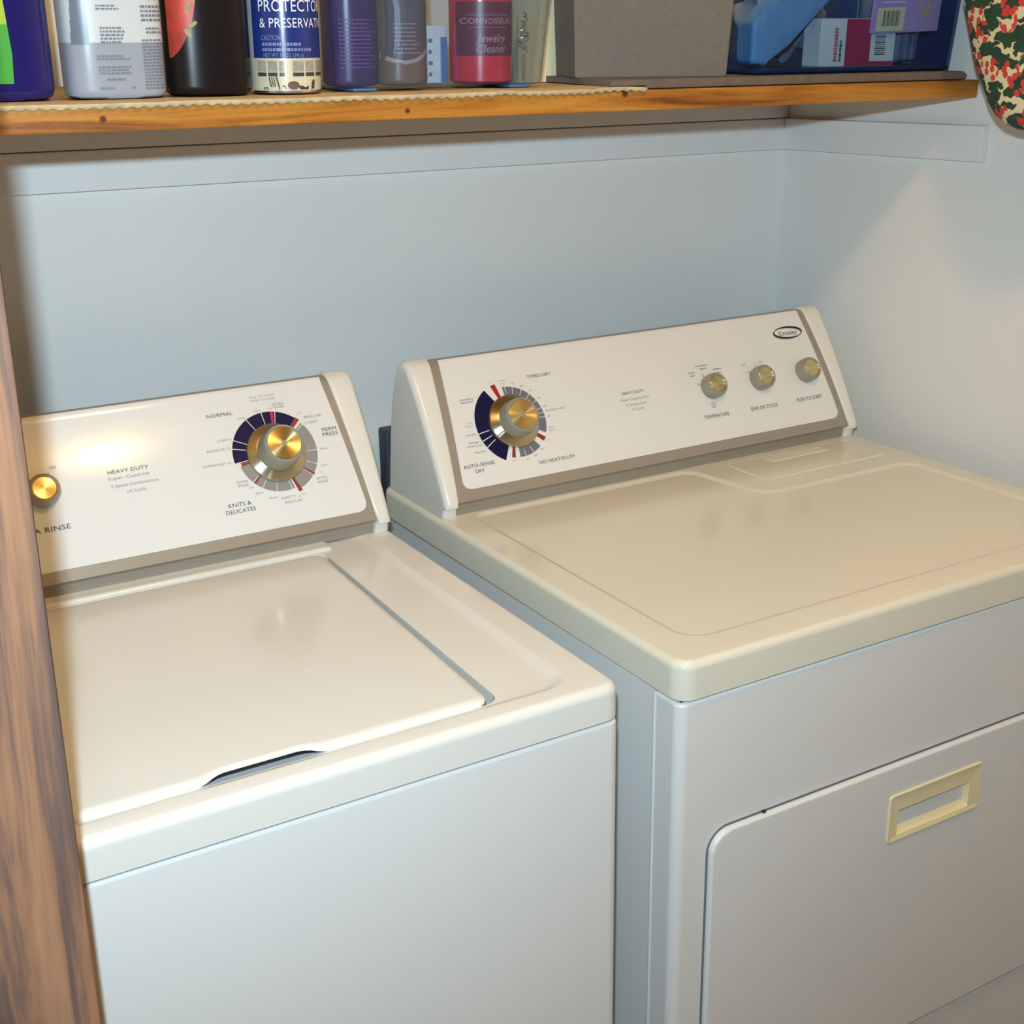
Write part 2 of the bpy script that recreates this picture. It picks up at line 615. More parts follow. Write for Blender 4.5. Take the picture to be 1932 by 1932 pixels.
# painted cleats below the shelf: a lower board with a joint and a packing strip above it
struct(finish('trim_1', box_bm(-0.80, WX, WY - 0.012, WY, 1.3362, 1.3845, 0.0015, 1), 'wall_paint_cleat'))
struct(finish('trim_2', box_bm(WX - 0.012, WX, 0.350, WY - 0.012, 1.3362, 1.3845, 0.0015, 1), 'wall_paint_cleat'))
struct(finish('trim_3', box_bm(-0.80, WX, WY - 0.011, WY, 1.3855, 1.4335, 0.0015, 1), 'wall_paint_cleat'))

# rough wooden post at the left of the alcove
bm = box_bm(-0.735, -0.5955, -0.11, -0.025, 0.0, 2.44, 0.004, 2)
for v in bm.verts:
    v.co.x += (v.co.z - 1.1) * 0.012        # it leans a little
post = finish('wooden_post', bm, 'post_wood')
tag(post, 'rough brown stained wooden post standing left of the washer', 'post')

# shelf: rises a little towards the wall
TILT = 0.035          # applied to the shelf and everything on it at the end


def shelf_z(y):
    return 1.4440


bm = bmesh.new()
add_box(bm, -0.80, WX - 0.0005, 0.375, WY - 0.002, 1.4205, 1.4440, 0.0025, 2)
shelf = finish('wall_shelf', bm, 'shelf_wood')
tag(shelf, 'orange stained wooden plank shelf spanning the alcove above the washer and dryer', 'shelf')

# shelf liner with a scalloped edge
bm = bmesh.new()
LX0, LX1 = -0.80, 0.221
nx = 170
rows = [[], [], [], []]
for i in range(nx + 1):
    x = LX0 + (LX1 - LX0) * i / nx
    sc = abs(math.sin(i * PI / 2))
    ripple = 0.0018 * max(0, math.sin(x * 38 + 1.0)) * (1 if x > 0.02 else 0.3)
    rows[0].append(bm.verts.new((x, 0.3735 - 0.0022 * sc, 1.4440 - 0.0010 - 0.0020 * sc + ripple)))
    rows[1].append(bm.verts.new((x, 0.3735 - 0.0010 * sc, 1.4462 + ripple)))
    rows[2].append(bm.verts.new((x, 0.378, 1.4470 + ripple * 0.6)))
    rows[3].append(bm.verts.new((x, 0.74, shelf_z(0.74) + 0.0018)))
for a, b in zip(rows, rows[1:]):
    for i in range(nx):
        bm.faces.new((a[i], a[i + 1], b[i + 1], b[i]))
liner = finish('shelf_liner', bm, 'liner_cloth')
md = liner.modifiers.new('thickness', 'SOLIDIFY')
md.thickness = 0.0014
md.offset = -1
tag(liner, 'tan shelf liner with a scalloped edge on the left part of the shelf', 'liner')

# dark box low on the back wall between the two consoles
ub = thing('utility_box', 'dark box on the back wall in the gap between washer and dryer consoles', 'box', (0.066, WY, 0.88))
finish('box_body', box_bm(0.030, 0.105, WY - 0.03, WY - 0.0005, 0.86, 0.978, 0.004, 2), 'outlet_dark', ub)

# ================================================================== control consoles
PL = math.hypot(0.097, 0.16)
PT = Vector((0, 0.097, 0.16)).normalized()
PN = Vector((0, -0.16, 0.097)).normalized()
PB = Vector((0, 0.503, 0.935))


def panel(x, s, off=0.0):
    t = min(max(s / PL, -0.1), 1.1)
    b = 0.004 * 4 * t * (1 - t)
    p = PB + PT * s + PN * (b + off)
    return Vector((x, p.y, p.z))


def over_top(x, s, off=0.0):
    """face of the console carried on over its rounded top edge"""
    if s <= PL:
        return panel(x, s, off)
    e = panel(x, PL, off)
    q = (s - PL) / 0.016
    return Vector((x, e.y + 0.0045 * min(q, 1) * 1.4 + max(0, q - 1) * 0.010, e.z + 0.0058 * math.sin(min(q, 1) * PI / 2) + 0.0014 * min(q, 1) + max(0, q - 1) * 0.0016))


def console_profile(grow=0.0):
    """closed YZ outline of the console, counted from the foot in front up and over to the back"""
    pr = [(0.515, ZT + 0.0005), (0.5125, 0.9285), (0.5055, 0.9325)]
    for k in range(11):
        p = panel(0, PL * k / 10, 0)
        pr.append((p.y, p.z))
    pr += [(0.6065, 1.1000), (0.615, 1.1022), (0.624, 1.1005), (0.634, 1.092), (0.645, 1.068), (0.655, 1.040), (0.664, 0.996), (0.671, 0.950), (0.675, ZT + 0.0005)]
    if not grow:
        return pr
    c = Vector((0.61, 0.98))
    out = []
    for i, (y, z) in enumerate(pr):
        a = Vector(pr[max(i - 1, 0)])
        b = Vector(pr[min(i + 1, len(pr) - 1)])
        d = (b - a).normalized()
        n = Vector((-d.y, d.x))
        q = Vector((y, z)) + n * grow
        q.y = max(q.y, ZT + 0.0004)
        out.append((q.x, q.y))
    return out


def end_cap(side, xo):
    """white end cap; side=-1 left, +1 right; xo = outer x"""
    bm = bmesh.new()
    pr = console_profile(0.0035)
    prb = console_profile(0.0005)
    # foot piece stays thin
    n = len(pr)

    def inner(i):
        if i < 3:
            return 0.020
        if i <= 13:
            return 0.0195 + 0.015 * (i - 3) / 10
        return 0.0355

    loops = []
    for k, (dx, g) in enumerate(((0.0, -0.0065), (0.0012, -0.002), (0.0035, 0.0012), (0.0075, 0.0032))):
        p = console_profile(g)
        if True:
            fy = (0.5150, 0.5125, 0.5108, 0.5100)[k]
            p[0] = (fy, ZT + 0.0004)
            p[1] = (fy - 0.0025, 0.9262)
            p[2] = (0.5040 - 0.0010 * k, 0.9290)
        loops.append([(xo - side * dx, y, z) for (y, z) in p])
    p = console_profile(0.0034)
    p[0] = (0.5098, ZT + 0.0004)
    p[1] = (0.5073, 0.9262)
    p[2] = (0.5005, 0.9292)
    loops.append([(xo - side * inner(i) + side * 0.0025, y, z) for i, (y, z) in enumerate(p)])
    p2 = console_profile(0.0012)
    p2[0] = (0.5112, ZT + 0.0004)
    p2[1] = (0.5088, 0.9270)
    loops.append([(xo - side * inner(i), y, z) for i, (y, z) in enumerate(p2)])
    loft(bm, loops)
    return bm


def plate(x0t, x0b, x1t, x1b, s0, s1, r, off=0.0009):
    """white face plate with tapering sides and rounded lower corners"""
    bm = bmesh.new()
    ns = 26
    rows = []
    for k in range(ns + 1):
        q = k / ns
        s = s0 + (s1 - s0) * (q ** 1.5)
        t = (s - s0) / (s1 - s0)
        xa = x0b + (x0t - x0b) * t
        xb = x1b + (x1t - x1b) * t
        if s - s0 < r:
            d = r - math.sqrt(max(0, r * r - (r - (s - s0)) ** 2))
            xa += d
            xb -= d
        rows.append((xa, xb, s))
    for k in range(1, 9):
        rows.append((x0t, x1t, s1 + 0.0020 * k))
    nx = 24
    top = []
    for xa, xb, s in rows:
        top.append([bm.verts.new(over_top(xa + (xb - xa) * i / nx, s, off)) for i in range(nx + 1)])
    for a, b in zip(top, top[1:]):
        for i in range(nx):
            bm.faces.new((a[i], a[i + 1], b[i + 1], b[i]))
    # rim down to the housing
    rim = [top[0][i] for i in range(nx + 1)] + [r_[-1] for r_ in top[1:]] + [top[-1][i] for i in range(nx - 1, -1, -1)] + [r_[0] for r_ in reversed(top[1:-1])]
    low = [bm.verts.new(v.co - PN * (off + 0.0004)) for v in rim]
    bridge(bm, rim, low)
    return bm


PRINT = ['panel_white', 'print_dark', 'print_gray', 'print_red', 'dial_blue', 'dial_gray', 'dial_slate', 'dial_red', 'dial_maroon', 'dial_magenta', 'dial_line']
BLUE, GRAY, SLATE, RED, MAROON, MAGENTA, LINE = range(4, 11)


def sector(bm, cx, cs, r0_, r1_, a0, a1, mi, off=0.0013):
    n = max(1, int(abs(a1 - a0) / 4))
    g = []
    for k in range(n + 1):
        a = math.radians(a0 + (a1 - a0) * k / n)
        g.append([bm.verts.new(panel(cx + r * math.cos(a), cs + r * math.sin(a), off)) for r in (r0_, r1_)])
    for a, b in zip(g, g[1:]):
        bm.faces.new((a[0], a[1], b[1], b[0])).material_index = mi


def panel_frame(x, s, off):
    t = s / PL
    # local slope of the bulged face
    d = 0.004 * 4 * (1 - 2 * t) / PL
    up_ = (PT + PN * d).normalized()
    nn = Vector((1, 0, 0)).cross(up_).normalized()
    m = Matrix((Vector((1, 0, 0)), up_, nn)).transposed().to_4x4()
    m.translation = panel(x, s, off)
    return m


def timer_knob(root, x, s, h, spin):
    w = panel_frame(x, s, 0.0012)
    bm = bmesh.new()
    lathe(bm, [(0.0372, 0.0), (0.0372, 0.0035), (0.0360, 0.0048), (0.0310, 0.0075), (0.0272, 0.0100), (0.0255, 0.0105), (0.010, 0.0105)], 64)
    sk = finish('timer_dial', bm, 'spun_skirt', root, w)
    sk['label'] = 'brassy spun metal dial skirt'
    bm = bmesh.new()
    lathe(bm, [(0.0262, 0.0095), (0.0262, 0.014), (0.0254, h * 0.55), (0.0244, h - 0.0045), (0.0236, h - 0.0015), (0.0224, h), (0.0212, h), (0.0206, h - 0.0012), (0.004, h - 0.0012)], 64)
    kb = finish('timer_knob', bm, 'knob_plastic', root, w)
    bm = bmesh.new()
    lathe(bm, [(0.0205, h - 0.0016), (0.0205, h - 0.0004), (0.0195, h - 0.0002), (0.012, h - 0.0007), (0.0004, h - 0.0014)], 64)
    fc = finish('knob_face', bm, 'spun_gold', kb, w)
    fc['label'] = 'gold spun metal knob face'
    # painted glint: white streak of flash light on the skirt
    bm = bmesh.new()
    ca, sa = math.cos(spin), math.sin(spin)
    for r_a, r_b, za, zb, wd in ((0.0275, 0.0362, 0.0103, 0.0052, 0.0009),):
        vs = [bm.verts.new((r * ca - q * sa, r * sa + q * ca, z)) for r, z, q in ((r_a, za, -wd), (r_b, zb, -wd), (r_b, zb, wd), (r_a, za, wd))]
        bm.faces.new(vs)
    finish('glint_line', bm, 'letter_white', sk, w, smooth=0)
    return kb


def small_knob(root, name, x, s, label=None, kind='k'):
    w = panel_frame(x, s, 0.0010)
    bm = bmesh.new()
    lathe(bm, [(0.0182, 0.0), (0.0185, 0.004), (0.0182, 0.011), (0.0172, 0.0165), (0.0160, 0.0188), (0.0148, 0.0194), (0.0138, 0.0190), (0.0134, 0.0170), (0.010, 0.0100), (0.003, 0.0098)], 48)
    if kind == 'p':
        for v in list(bm.verts):
            pass
    k = finish(name, bm, 'knob_plastic', root, w)
    if label:
        k['label'] = label
    bm = bmesh.new()
    lathe(bm, [(0.0137, 0.0182), (0.0130, 0.0186), (0.0120, 0.0178), (0.0004, 0.0108)], 48)
    fc = finish('knob_face', bm, 'spun_gold', k, w)
    fc['label'] = 'gold spun metal knob face'
    return k


TM = {'d': 1, 'g': 2, 'r': 3}


def lettering(bm, items):
    fm = lambda u, v: panel(u, v, 0.0015)
    for s, x, sv, w, h, c in items:
        if s == '=':          # small print too fine to read
            micro_lines(bm, fm, x - w / 2, x + w / 2, sv - h / 2, sv + h / 2, 1, 2, seed=int(x * 9999), fill=0.7)
        else:
            add_text(bm, s, fm, x, sv, h, w, mi=TM[c])


WASHER_TEXT = [
    ('NORMAL',-0.2573,0.1646,0.0326,0.0046,'d'),
    ('PULL TO START',-0.1986,0.1811,0.0312,0.0027,'g'),
    ('PUSH TO STOP',-0.1986,0.1762,0.0314,0.0026,'g'),
    ('EXTRA',-0.1815,0.1678,0.0146,0.0032,'g'),
    ('RINSE',-0.1815,0.1638,0.0137,0.0031,'g'),
    ('OFF',-0.1936,0.1632,0.0065,0.0025,'r'),
    ('Spin',-0.2093,0.1629,0.0090,0.0025,'g'),
    ('Rinse',-0.2317,0.1563,0.0100,0.0027,'g'),
    ('OFF',-0.1583,0.1511,0.0073,0.0027,'r'),
    ('REGULAR',-0.1416,0.1450,0.0224,0.0034,'g'),
    ('2 LIGHT',-0.1461,0.1378,0.0174,0.0034,'g'),
    ('PERM',-0.1252,0.1253,0.0187,0.0047,'d'),
    ('PRESS',-0.1252,0.1188,0.0204,0.0047,'d'),
    ('LIGHT 6',-0.2597,0.1318,0.0174,0.0030,'g'),
    ('REGULAR 10',-0.2698,0.1207,0.0292,0.0030,'g'),
    ('SUPERWASH 14',-0.2764,0.1028,0.0347,0.0030,'g'),
    ('Rinse',-0.1386,0.1011,0.0105,0.0027,'g'),
    ('Spin',-0.1442,0.0805,0.0082,0.0027,'g'),
    ('OFF',-0.1509,0.0718,0.0050,0.0024,'r'),
    ('EXTRA',-0.1509,0.0649,0.0142,0.0033,'g'),
    ('RINSE',-0.1510,0.0602,0.0134,0.0033,'g'),
    ('EXTRA',-0.2509,0.0770,0.0139,0.0032,'g'),
    ('RINSE',-0.2509,0.0725,0.0132,0.0032,'g'),
    ('OFF',-0.2423,0.0676,0.0060,0.0023,'g'),
    ('Spin',-0.2339,0.0599,0.0089,0.0025,'g'),
    ('Rinse',-0.2180,0.0511,0.0106,0.0026,'g'),
    ('LIGHT 4',-0.1996,0.0485,0.0173,0.0033,'g'),
    ('6',-0.1855,0.0474,0.0020,0.0029,'g'),
    ('OFF',-0.1794,0.0488,0.0065,0.0024,'r'),
    ('REGULAR',-0.1941,0.0423,0.0221,0.0033,'g'),
    ('KNITS &',-0.2610,0.0505,0.0283,0.0049,'d'),
    ('DELICATES',-0.2616,0.0426,0.0369,0.0049,'d'),
    ('EXTRA RINSE',-0.4904,0.0616,0.0669,0.0058,'d'),
    ('ON',-0.4617,0.1319,0.0070,0.0035,'d'),
    ('HEAVY DUTY',-0.3801,0.1151,0.0475,0.0045,'d'),
    ('Super Capacity',-0.3810,0.1074,0.0481,0.0036,'g'),
    ('2 Speed Combinations',-0.3760,0.0980,0.0553,0.0035,'g'),
    ('14 Cycle',-0.3758,0.0895,0.0218,0.0035,'g'),
]
DRYER_TEXT = [
    ('TIMED DRY',0.1948,0.1535,0.0382,0.0044,'d'),
    ('NO HEAT/FLUFF',0.1850,0.0325,0.0569,0.0047,'d'),
    ('AUTO-SENSE',0.0665,0.0444,0.0467,0.0047,'d'),
    ('DRY',0.0657,0.0364,0.0137,0.0047,'d'),
    ('WRINKLE',0.0747,0.1350,0.0207,0.0023,'d'),
    ('PREVENT',0.0752,0.1308,0.0196,0.0023,'d'),
    ('Cool',0.0685,0.1024,0.0087,0.0020,'g'),
    ('Down',0.0683,0.0978,0.0110,0.0021,'g'),
    ('Less Dry',0.0669,0.0861,0.0158,0.0025,'d'),
    ('Energy',0.0677,0.0751,0.0145,0.0024,'d'),
    ('Preferred',0.0678,0.0702,0.0205,0.0024,'d'),
    ('Very Dry',0.0730,0.0612,0.0173,0.0025,'d'),
    ('OFF',0.1182,0.1544,0.0053,0.0022,'r'),
    ('TIMED',0.1363,0.1534,0.0114,0.0017,'g'),
    ('DRY',0.1362,0.1489,0.0052,0.0017,'g'),
    ('70',0.1502,0.1473,0.0053,0.0028,'g'),
    ('60',0.1634,0.1421,0.0056,0.0028,'g'),
    ('50',0.1748,0.1336,0.0054,0.0028,'g'),
    ('40',0.1840,0.1215,0.0053,0.0028,'g'),
    ('30',0.1895,0.1089,0.0054,0.0028,'g'),
    ('WRINKLE FREE',0.2040,0.1016,0.0315,0.0026,'g'),
    ('20',0.1909,0.0938,0.0049,0.0028,'g'),
    ('Cool',0.1902,0.0777,0.0080,0.0024,'g'),
    ('Down',0.1900,0.0735,0.0105,0.0023,'g'),
    ('OFF',0.1795,0.0609,0.0058,0.0023,'r'),
    ('30',0.1658,0.0500,0.0047,0.0028,'g'),
    ('20',0.1533,0.0433,0.0049,0.0027,'g'),
    ('10',0.1407,0.0399,0.0046,0.0027,'g'),
    ('OFF',0.1195,0.0417,0.0059,0.0023,'r'),
    ('TEMPERATURE',0.4693,0.0519,0.0460,0.0053,'d'),
    ('END OF CYCLE',0.5601,0.0518,0.0508,0.0054,'d'),
    ('PUSH TO START',0.6513,0.0524,0.0508,0.0055,'d'),
    ('OFF',0.5459,0.1210,0.0086,0.0032,'g'),
    ('ON',0.5790,0.1207,0.0066,0.0032,'g'),
    ('=',0.4709,0.1301,0.0269,0.0022,'g'),
    ('=',0.4721,0.1250,0.0156,0.0023,'g'),
    ('=',0.4476,0.1213,0.0128,0.0022,'g'),
    ('=',0.4481,0.1166,0.0083,0.0023,'g'),
    ('=',0.4967,0.1215,0.0202,0.0023,'g'),
    ('=',0.4973,0.1155,0.0110,0.0022,'g'),
    ('=',0.4703,0.0707,0.0129,0.0019,'g'),
    ('=',0.4699,0.0674,0.0112,0.0019,'g'),
    ('=',0.4696,0.0643,0.0079,0.0019,'g'),
    ('HEAVY DUTY',0.3370,0.1071,0.0386,0.0042,'d'),
    ('Super Capacity Plus',0.3370,0.0981,0.0487,0.0037,'g'),
    ('4 Temperatures',0.3365,0.0897,0.0352,0.0036,'g'),
    ('10 Cycle',0.3372,0.0823,0.0211,0.0036,'g'),
]


# ================================================================== dryer
DW = 0.737
dryer = thing('clothes_dryer', 'white front loading dryer with three small gold faced knobs at the right of its console', 'dryer', (DW / 2, 0.33, 0))

# cabinet: sides and back
bm = bmesh.new()
add_box(bm, 0.0035, DW - 0.0035, 0.040, 0.685, 0.02, 0.868, 0.002, 1)
for fx in (0.05, DW - 0.09):
    for fy in (0.08, 0.62):
        add_box(bm, fx, fx + 0.04, fy, fy + 0.04, 0.0, 0.022)
finish('cabinet', bm, 'enamel_cabinet', dryer)
# front panel wraps round the corners; an opening for the door
bm = bmesh.new()
cr = 0.012
outer = round_poly([(0.0, 0.038), (0.0, 0.0), (DW, 0.0), (DW, 0.038)], [0.0008, cr, cr, 0.0008], 5)
D0, D1, DZ0, DZ1 = 0.0405, DW - 0.0405, 0.312, 0.7115
# body of the panel as vertical extrusion with rounded top arris
zs = [(0.02, 0.0), (0.8640, 0.0), (0.8670, 0.0008), (0.8688, 0.0032)]
loops = []
for z, g in zs:
    loops.append([(x + (g if x < DW / 2 else -g), y + (g if y < 0.03 else 0), z) for x, y in outer])
loft(bm, loops)
finish('front_panel', bm, 'enamel_cabinet', dryer)
bm = box_bm(-0.0012, 0.005, 0.0392, 0.0432, 0.02, 0.868, 0.0010, 2)
finish('side_seam', bm, 'enamel_cabinet', dryer)

# door
door_out = [(D0, DZ0), (D1, DZ0), (D1, DZ1), (D0, DZ1)]
bm = bmesh.new()
R = 0.026
lp = []
for w, y in ((0.0, 0.0005), (0.0, -0.0038), (0.0012, -0.0062), (0.0032, -0.0072)):
    o_ = round_poly(inset_poly(door_out, w + 0.0028), R - w, 8)
    lp.append([(x, y, z) for x, z in o_])
hx0, hx1, hz0, hz1 = 0.3035, 0.4585, 0.6070, 0.6705
vsl = [loop_verts(bm, l) for l in lp]
for a, b in zip(vsl, vsl[1:]):
    bridge(bm, a, b)
hole = loop_verts(bm, [(x, -0.0072, z) for x, z in round_poly([(hx0 + .004, hz0 + .004), (hx1 - .004, hz0 + .004), (hx1 - .004, hz1 - .004), (hx0 + .004, hz1 - .004)], 0.003, 3)])
ring_fill(bm, vsl[-1], [hole])
hole2 = [bm.verts.new((v.co.x, 0.0, v.co.z)) for v in hole]
bridge(bm, hole, hole2)
door = finish('door', bm, 'enamel_cabinet', dryer)
bm = bmesh.new()
g1 = [(x, -0.0003, z) for x, z in round_poly(inset_poly(door_out, -0.0002), R + .003, 8)]
g2 = [(x, -0.0003, z) for x, z in round_poly(inset_poly(door_out, 0.0060), R - .003, 8)]
a, b = loop_verts(bm, g1), loop_verts(bm, g2)
bridge(bm, a, b)
finish('door_gap', bm, 'door_shade', dryer, smooth=0)
# recessed pull
bm = bmesh.new()
yf = -0.0100
ho = [(hx0, hz0), (hx1, hz0), (hx1, hz1), (hx0, hz1)]
l0 = [(x, -0.0070, z) for x, z in round_poly(ho, 0.004, 4)]
l1 = [(x, -0.0095, z) for x, z in round_poly(inset_poly(ho, 0.0006), 0.004, 4)]
l2 = [(x, yf, z) for x, z in round_poly(inset_poly(ho, 0.0024), 0.003, 4)]
l3 = [(x, yf + 0.0016, z) for x, z in round_poly(inset_poly(ho, 0.0050), 0.002, 4)]
vs4 = [loop_verts(bm, l) for l in (l0, l1, l2, l3)]
for a, b in zip(vs4, vs4[1:]):
    bridge(bm, a, b)
ri = [(0.3190, 0.6140), (0.4390, 0.6140), (0.4390, 0.6480), (0.3190, 0.6480)]
q0 = loop_verts(bm, [(x, yf + 0.0016, z) for x, z in round_poly(ri, 0.002, 4)])
ring_fill(bm, vs4[-1], [q0])
q1 = loop_verts(bm, [(x, yf + 0.0036, z) for x, z in round_poly(inset_poly(ri, 0.0008), 0.002, 4)])
bridge(bm, q0, q1)
# scoop: deep at the top, sloping forward to the lower lip
def scoop_y(z):
    t = (z - 0.614) / 0.034
    return yf + 0.0050 + 0.021 * min(1, max(0, t) * 1.15)
q2 = loop_verts(bm, [(x, scoop_y(z), z) for x, z in round_poly(inset_poly(ri, 0.0030), 0.002, 4)])
bridge(bm, q1, q2)
cap(bm, q2)
pull = finish('door_pull', bm, 'cream_plastic', door)
pull['label'] = 'cream recessed door pull'
# small bolt on the upper door edge
bm = bmesh.new()
add_box(bm, 0.1145, 0.1195, -0.0040, 0.0003, 0.7096, 0.7122, 0.0008, 1)
finish('door_catch', bm, 'dark_gap', dryer)

# top: pressed work surface with the lint lid left raised at the rear right
bm = bmesh.new()
rim = [(-0.0015, -0.003), (DW + 0.0015, -0.003), (DW + 0.0015, 0.690), (-0.0015, 0.690)]
RR = 0.020
prof = [(0.0030, 0.8705), (0.0, 0.8725), (0.0, 0.9050), (0.0009, 0.9090), (0.0035, 0.9125), (0.0075, 0.9140)]
lv = [loop_verts(bm, [(x, y, z) for x, y in round_poly(inset_poly(rim, w), max(0.004, RR - w), 8)]) for w, z in prof]
for a, b in zip(lv, lv[1:]):
    bridge(bm, a, b)
cap(bm, list(reversed(lv[0])))
rec = [(0.040, 0.040), (0.703, 0.040), (0.703, 0.368), (0.428, 0.368), (0.408, 0.509), (0.040, 0.509)]
rr = [0.035, 0.030, 0.030, 0.035, 0.030, 0.025]
sgn = [1, 1, 1, -1, 1, 1]
steps = [(0.0, 0.9140), (0.0015, 0.91375), (0.0045, 0.9125), (0.0080, 0.9113), (0.0105, 0.9110)]
rl = []
for w, z in steps:
    pts = inset_poly(rec, w)
    rl.append(loop_verts(bm, [(x, y, z) for x, y in round_poly(pts, [r_ - s_ * w for r_, s_ in zip(rr, sgn)], 8)]))
slot = [(0.462, 0.405), (0.706, 0.405), (0.706, 0.498), (0.462, 0.498)]
s0 = loop_verts(bm, [(x, y, 0.9140) for x, y in round_poly(slot, 0.010, 5)])
ring_fill(bm, lv[-1], [rl[0], s0])
s1 = loop_verts(bm, [(x, y, 0.9105) for x, y in round_poly(inset_poly(slot, 0.0008), 0.010, 5)])
bridge(bm, s0, s1)
cap(bm, s1)
for a, b in zip(rl, rl[1:]):
    bridge(bm, a, b)
cap(bm, rl[-1])
finish('top_panel', bm, 'enamel_warm_tint', dryer)
bm = bmesh.new()
ins = inset_poly(slot, 0.0022)
ll = [loop_verts(bm, [(x, y, z) for x, y in round_poly(inset_poly(ins, w), 0.008, 5)]) for w, z in ((0, 0.9106), (0, 0.9135), (0.0012, 0.9146), (0.003, 0.9149))]
for a, b in zip(ll, ll[1:]):
    bridge(bm, a, b)
cap(bm, ll[-1])
lid = finish('lint_screen_lid', bm, 'enamel_warm_tint', dryer)
bm = box_bm(0.530, 0.640, 0.468, 0.490, 0.9146, 0.9156, 0.0004, 1)
finish('lid_pale_plate', bm, 'pale_cream', lid)  # pale raised rectangle on the lint lid
bm = box_bm(0.006, DW - 0.006, 0.006, 0.68, 0.8660, 0.8712)
finish('top_seam', bm, 'dark_gap', dryer, smooth=0)

# console
bm = bmesh.new()
pr = console_profile()
loft(bm, [[(x, y, z) for y, z in pr] for x in (0.012, 0.20, 0.40, 0.60, DW - 0.012)])
finish('console_housing', bm, 'silver_trim', dryer)
for sd, xo in ((-1, 0.004), (1, DW - 0.004)):
    c = finish('end_cap', end_cap(sd, xo), 'white_plastic', dryer)
    c['label'] = 'white console end cap'
bm = plate(0.0520, 0.0355, 0.6860, 0.7000, 0.0145, PL, 0.013)
lettering(bm, DRYER_TEXT)
# dial print: blue automatic sector, slate timed sector, red OFF bars
cx, cs = 0.1348, 0.0945
sector(bm, cx, cs, 0.034, 0.0575, 121, 242, BLUE)
for a in (-170.6, -159.6, -149.4):
    sector(bm, cx, cs, 0.040, 0.0575, a - 0.7, a + 0.7, LINE, 0.0016)
sector(bm, cx, cs, 0.034, 0.0500, -27, 92, SLATE)
for a in (87.3, 73.9, 58.4, 43.9, 28.8, 14.5, 6.6, -0.8):
    sector(bm, cx, cs, 0.040, 0.0500, a - 0.6, a + 0.6, LINE, 0.0016)
sector(bm, cx, cs, 0.034, 0.0500, -95, -53, SLATE)
for a in (-69.8, -85.1):
    sector(bm, cx, cs, 0.040, 0.0500, a - 0.6, a + 0.6, LINE, 0.0016)
sector(bm, cx, cs, 0.034, 0.0570, 101.5, 109.5, RED)
sector(bm, cx, cs, 0.034, 0.0508, -42, -34, MAROON)
sector(bm, cx, cs, 0.034, 0.0510, -109.5, -103, MAROON)
for kx, angs in ((0.4745, (158, 112, 68)), (0.5670, (140, 88))):
    for a in angs:
        sector(bm, kx, 0.0945, 0.0185, 0.0235, a - 1.2, a + 1.2, 1, 0.0015)
pl = finish('control_panel', bm, PRINT, dryer)
timer_knob(dryer, cx, cs, 0.0315, math.radians(212))
for kn, kx, kl in (('selector_knob', 0.4745, 'temperature selector knob'), ('selector_knob', 0.5670, 'end of cycle selector knob'), ('start_button', 0.6580, 'push to start button')):
    small_knob(dryer, kn, kx, 0.0950, kl)
# oval badge: a black swoosh ring round the name
bm = bmesh.new()
bx, bs = 0.6513, 0.1612
nn_ = 48
g = []
for k in range(nn_):
    a = 2 * PI * k / nn_
    o_ = (0.0290 * math.cos(a), 0.0105 * math.sin(a))
    ia = (0.0262 * math.cos(a), 0.0075 * math.sin(a))
    ir = -0.075
    i_ = (ia[0] * math.cos(ir) - ia[1] * math.sin(ir), ia[0] * math.sin(ir) + ia[1] * math.cos(ir))
    g.append([bm.verts.new(panel(bx + q[0], bs + q[1], 0.0016)) for q in (o_, i_)])
for k in range(nn_):
    a, b = g[k], g[(k + 1) % nn_]
    bm.faces.new((a[0], b[0], b[1], a[1]))
add_text(bm, 'Crosley', lambda u, v: panel(u, v, 0.0016), bx, bs - 0.0004, 0.0066, 0.0360)
bdg = finish('badge', bm, 'badge_black', pl, smooth=0)
bdg['label'] = 'black oval badge'

# ================================================================== washer
WR, WL, WYF = -0.0698, -0.756, 0.0017
WM = (WR + WL) / 2
washer = thing('washing_machine', 'white top loading washer with closed lid beside the wooden post', 'washer', (WM, 0.33, 0))
bm = bmesh.new()
pts = round_poly([(WL, WYF), (WR, WYF), (WR, 0.690), (WL, 0.690)], [0.012, 0.012, 0.006, 0.006], 5)
loft(bm, [[(WM + (x - WM) * k, 0.345 + (y - 0.345) * k, z) for x, y in pts] for k, z in ((1, 0.02), (1, 0.8700), (0.998, 0.8725), (0.993, 0.8737))])
for fx in (WL + .04, WR - .08):
    for fy in (0.06, 0.62):
        add_box(bm, fx, fx + 0.04, fy, fy + 0.04, 0.0, 0.022)
finish('cabinet', bm, 'enamel_cabinet', washer)
finish('top_seam', box_bm(WL + .006, WR - .006, WYF + .006, 0.684, 0.8715, 0.8765), 'dark_gap', washer, smooth=0)

bm = bmesh.new()
rim = [(WL - .001, WYF - .0015), (WR + .001, WYF - .0015), (WR + .001, 0.690), (WL - .001, 0.690)]
prof = [(0.0030, 0.8753), (0.0, 0.8772), (0.0, 0.9040), (0.0010, 0.9085), (0.0040, 0.9123), (0.0085, 0.9140)]
lv = [loop_verts(bm, [(x, y, z) for x, y in round_poly(inset_poly(rim, w), max(0.004, 0.018 - w), 8)]) for w, z in prof]
for a, b in zip(lv, lv[1:]):
    bridge(bm, a, b)
cap(bm, list(reversed(lv[0])))
LXR, LXL = -0.1790, 2 * WM + 0.1790
rec = [(WL + .038, 0.024), (-0.106, 0.024), (-0.106, 0.536), (WL + .038, 0.536)]
steps = [(0.0, 0.9140), (0.002, 0.9138), (0.006, 0.9130), (0.011, 0.9117), (0.015, 0.9114)]


def dip(y):
    t = min(1, max(0, (0.16 - y) / 0.12))
    return t * t * (3 - 2 * t)


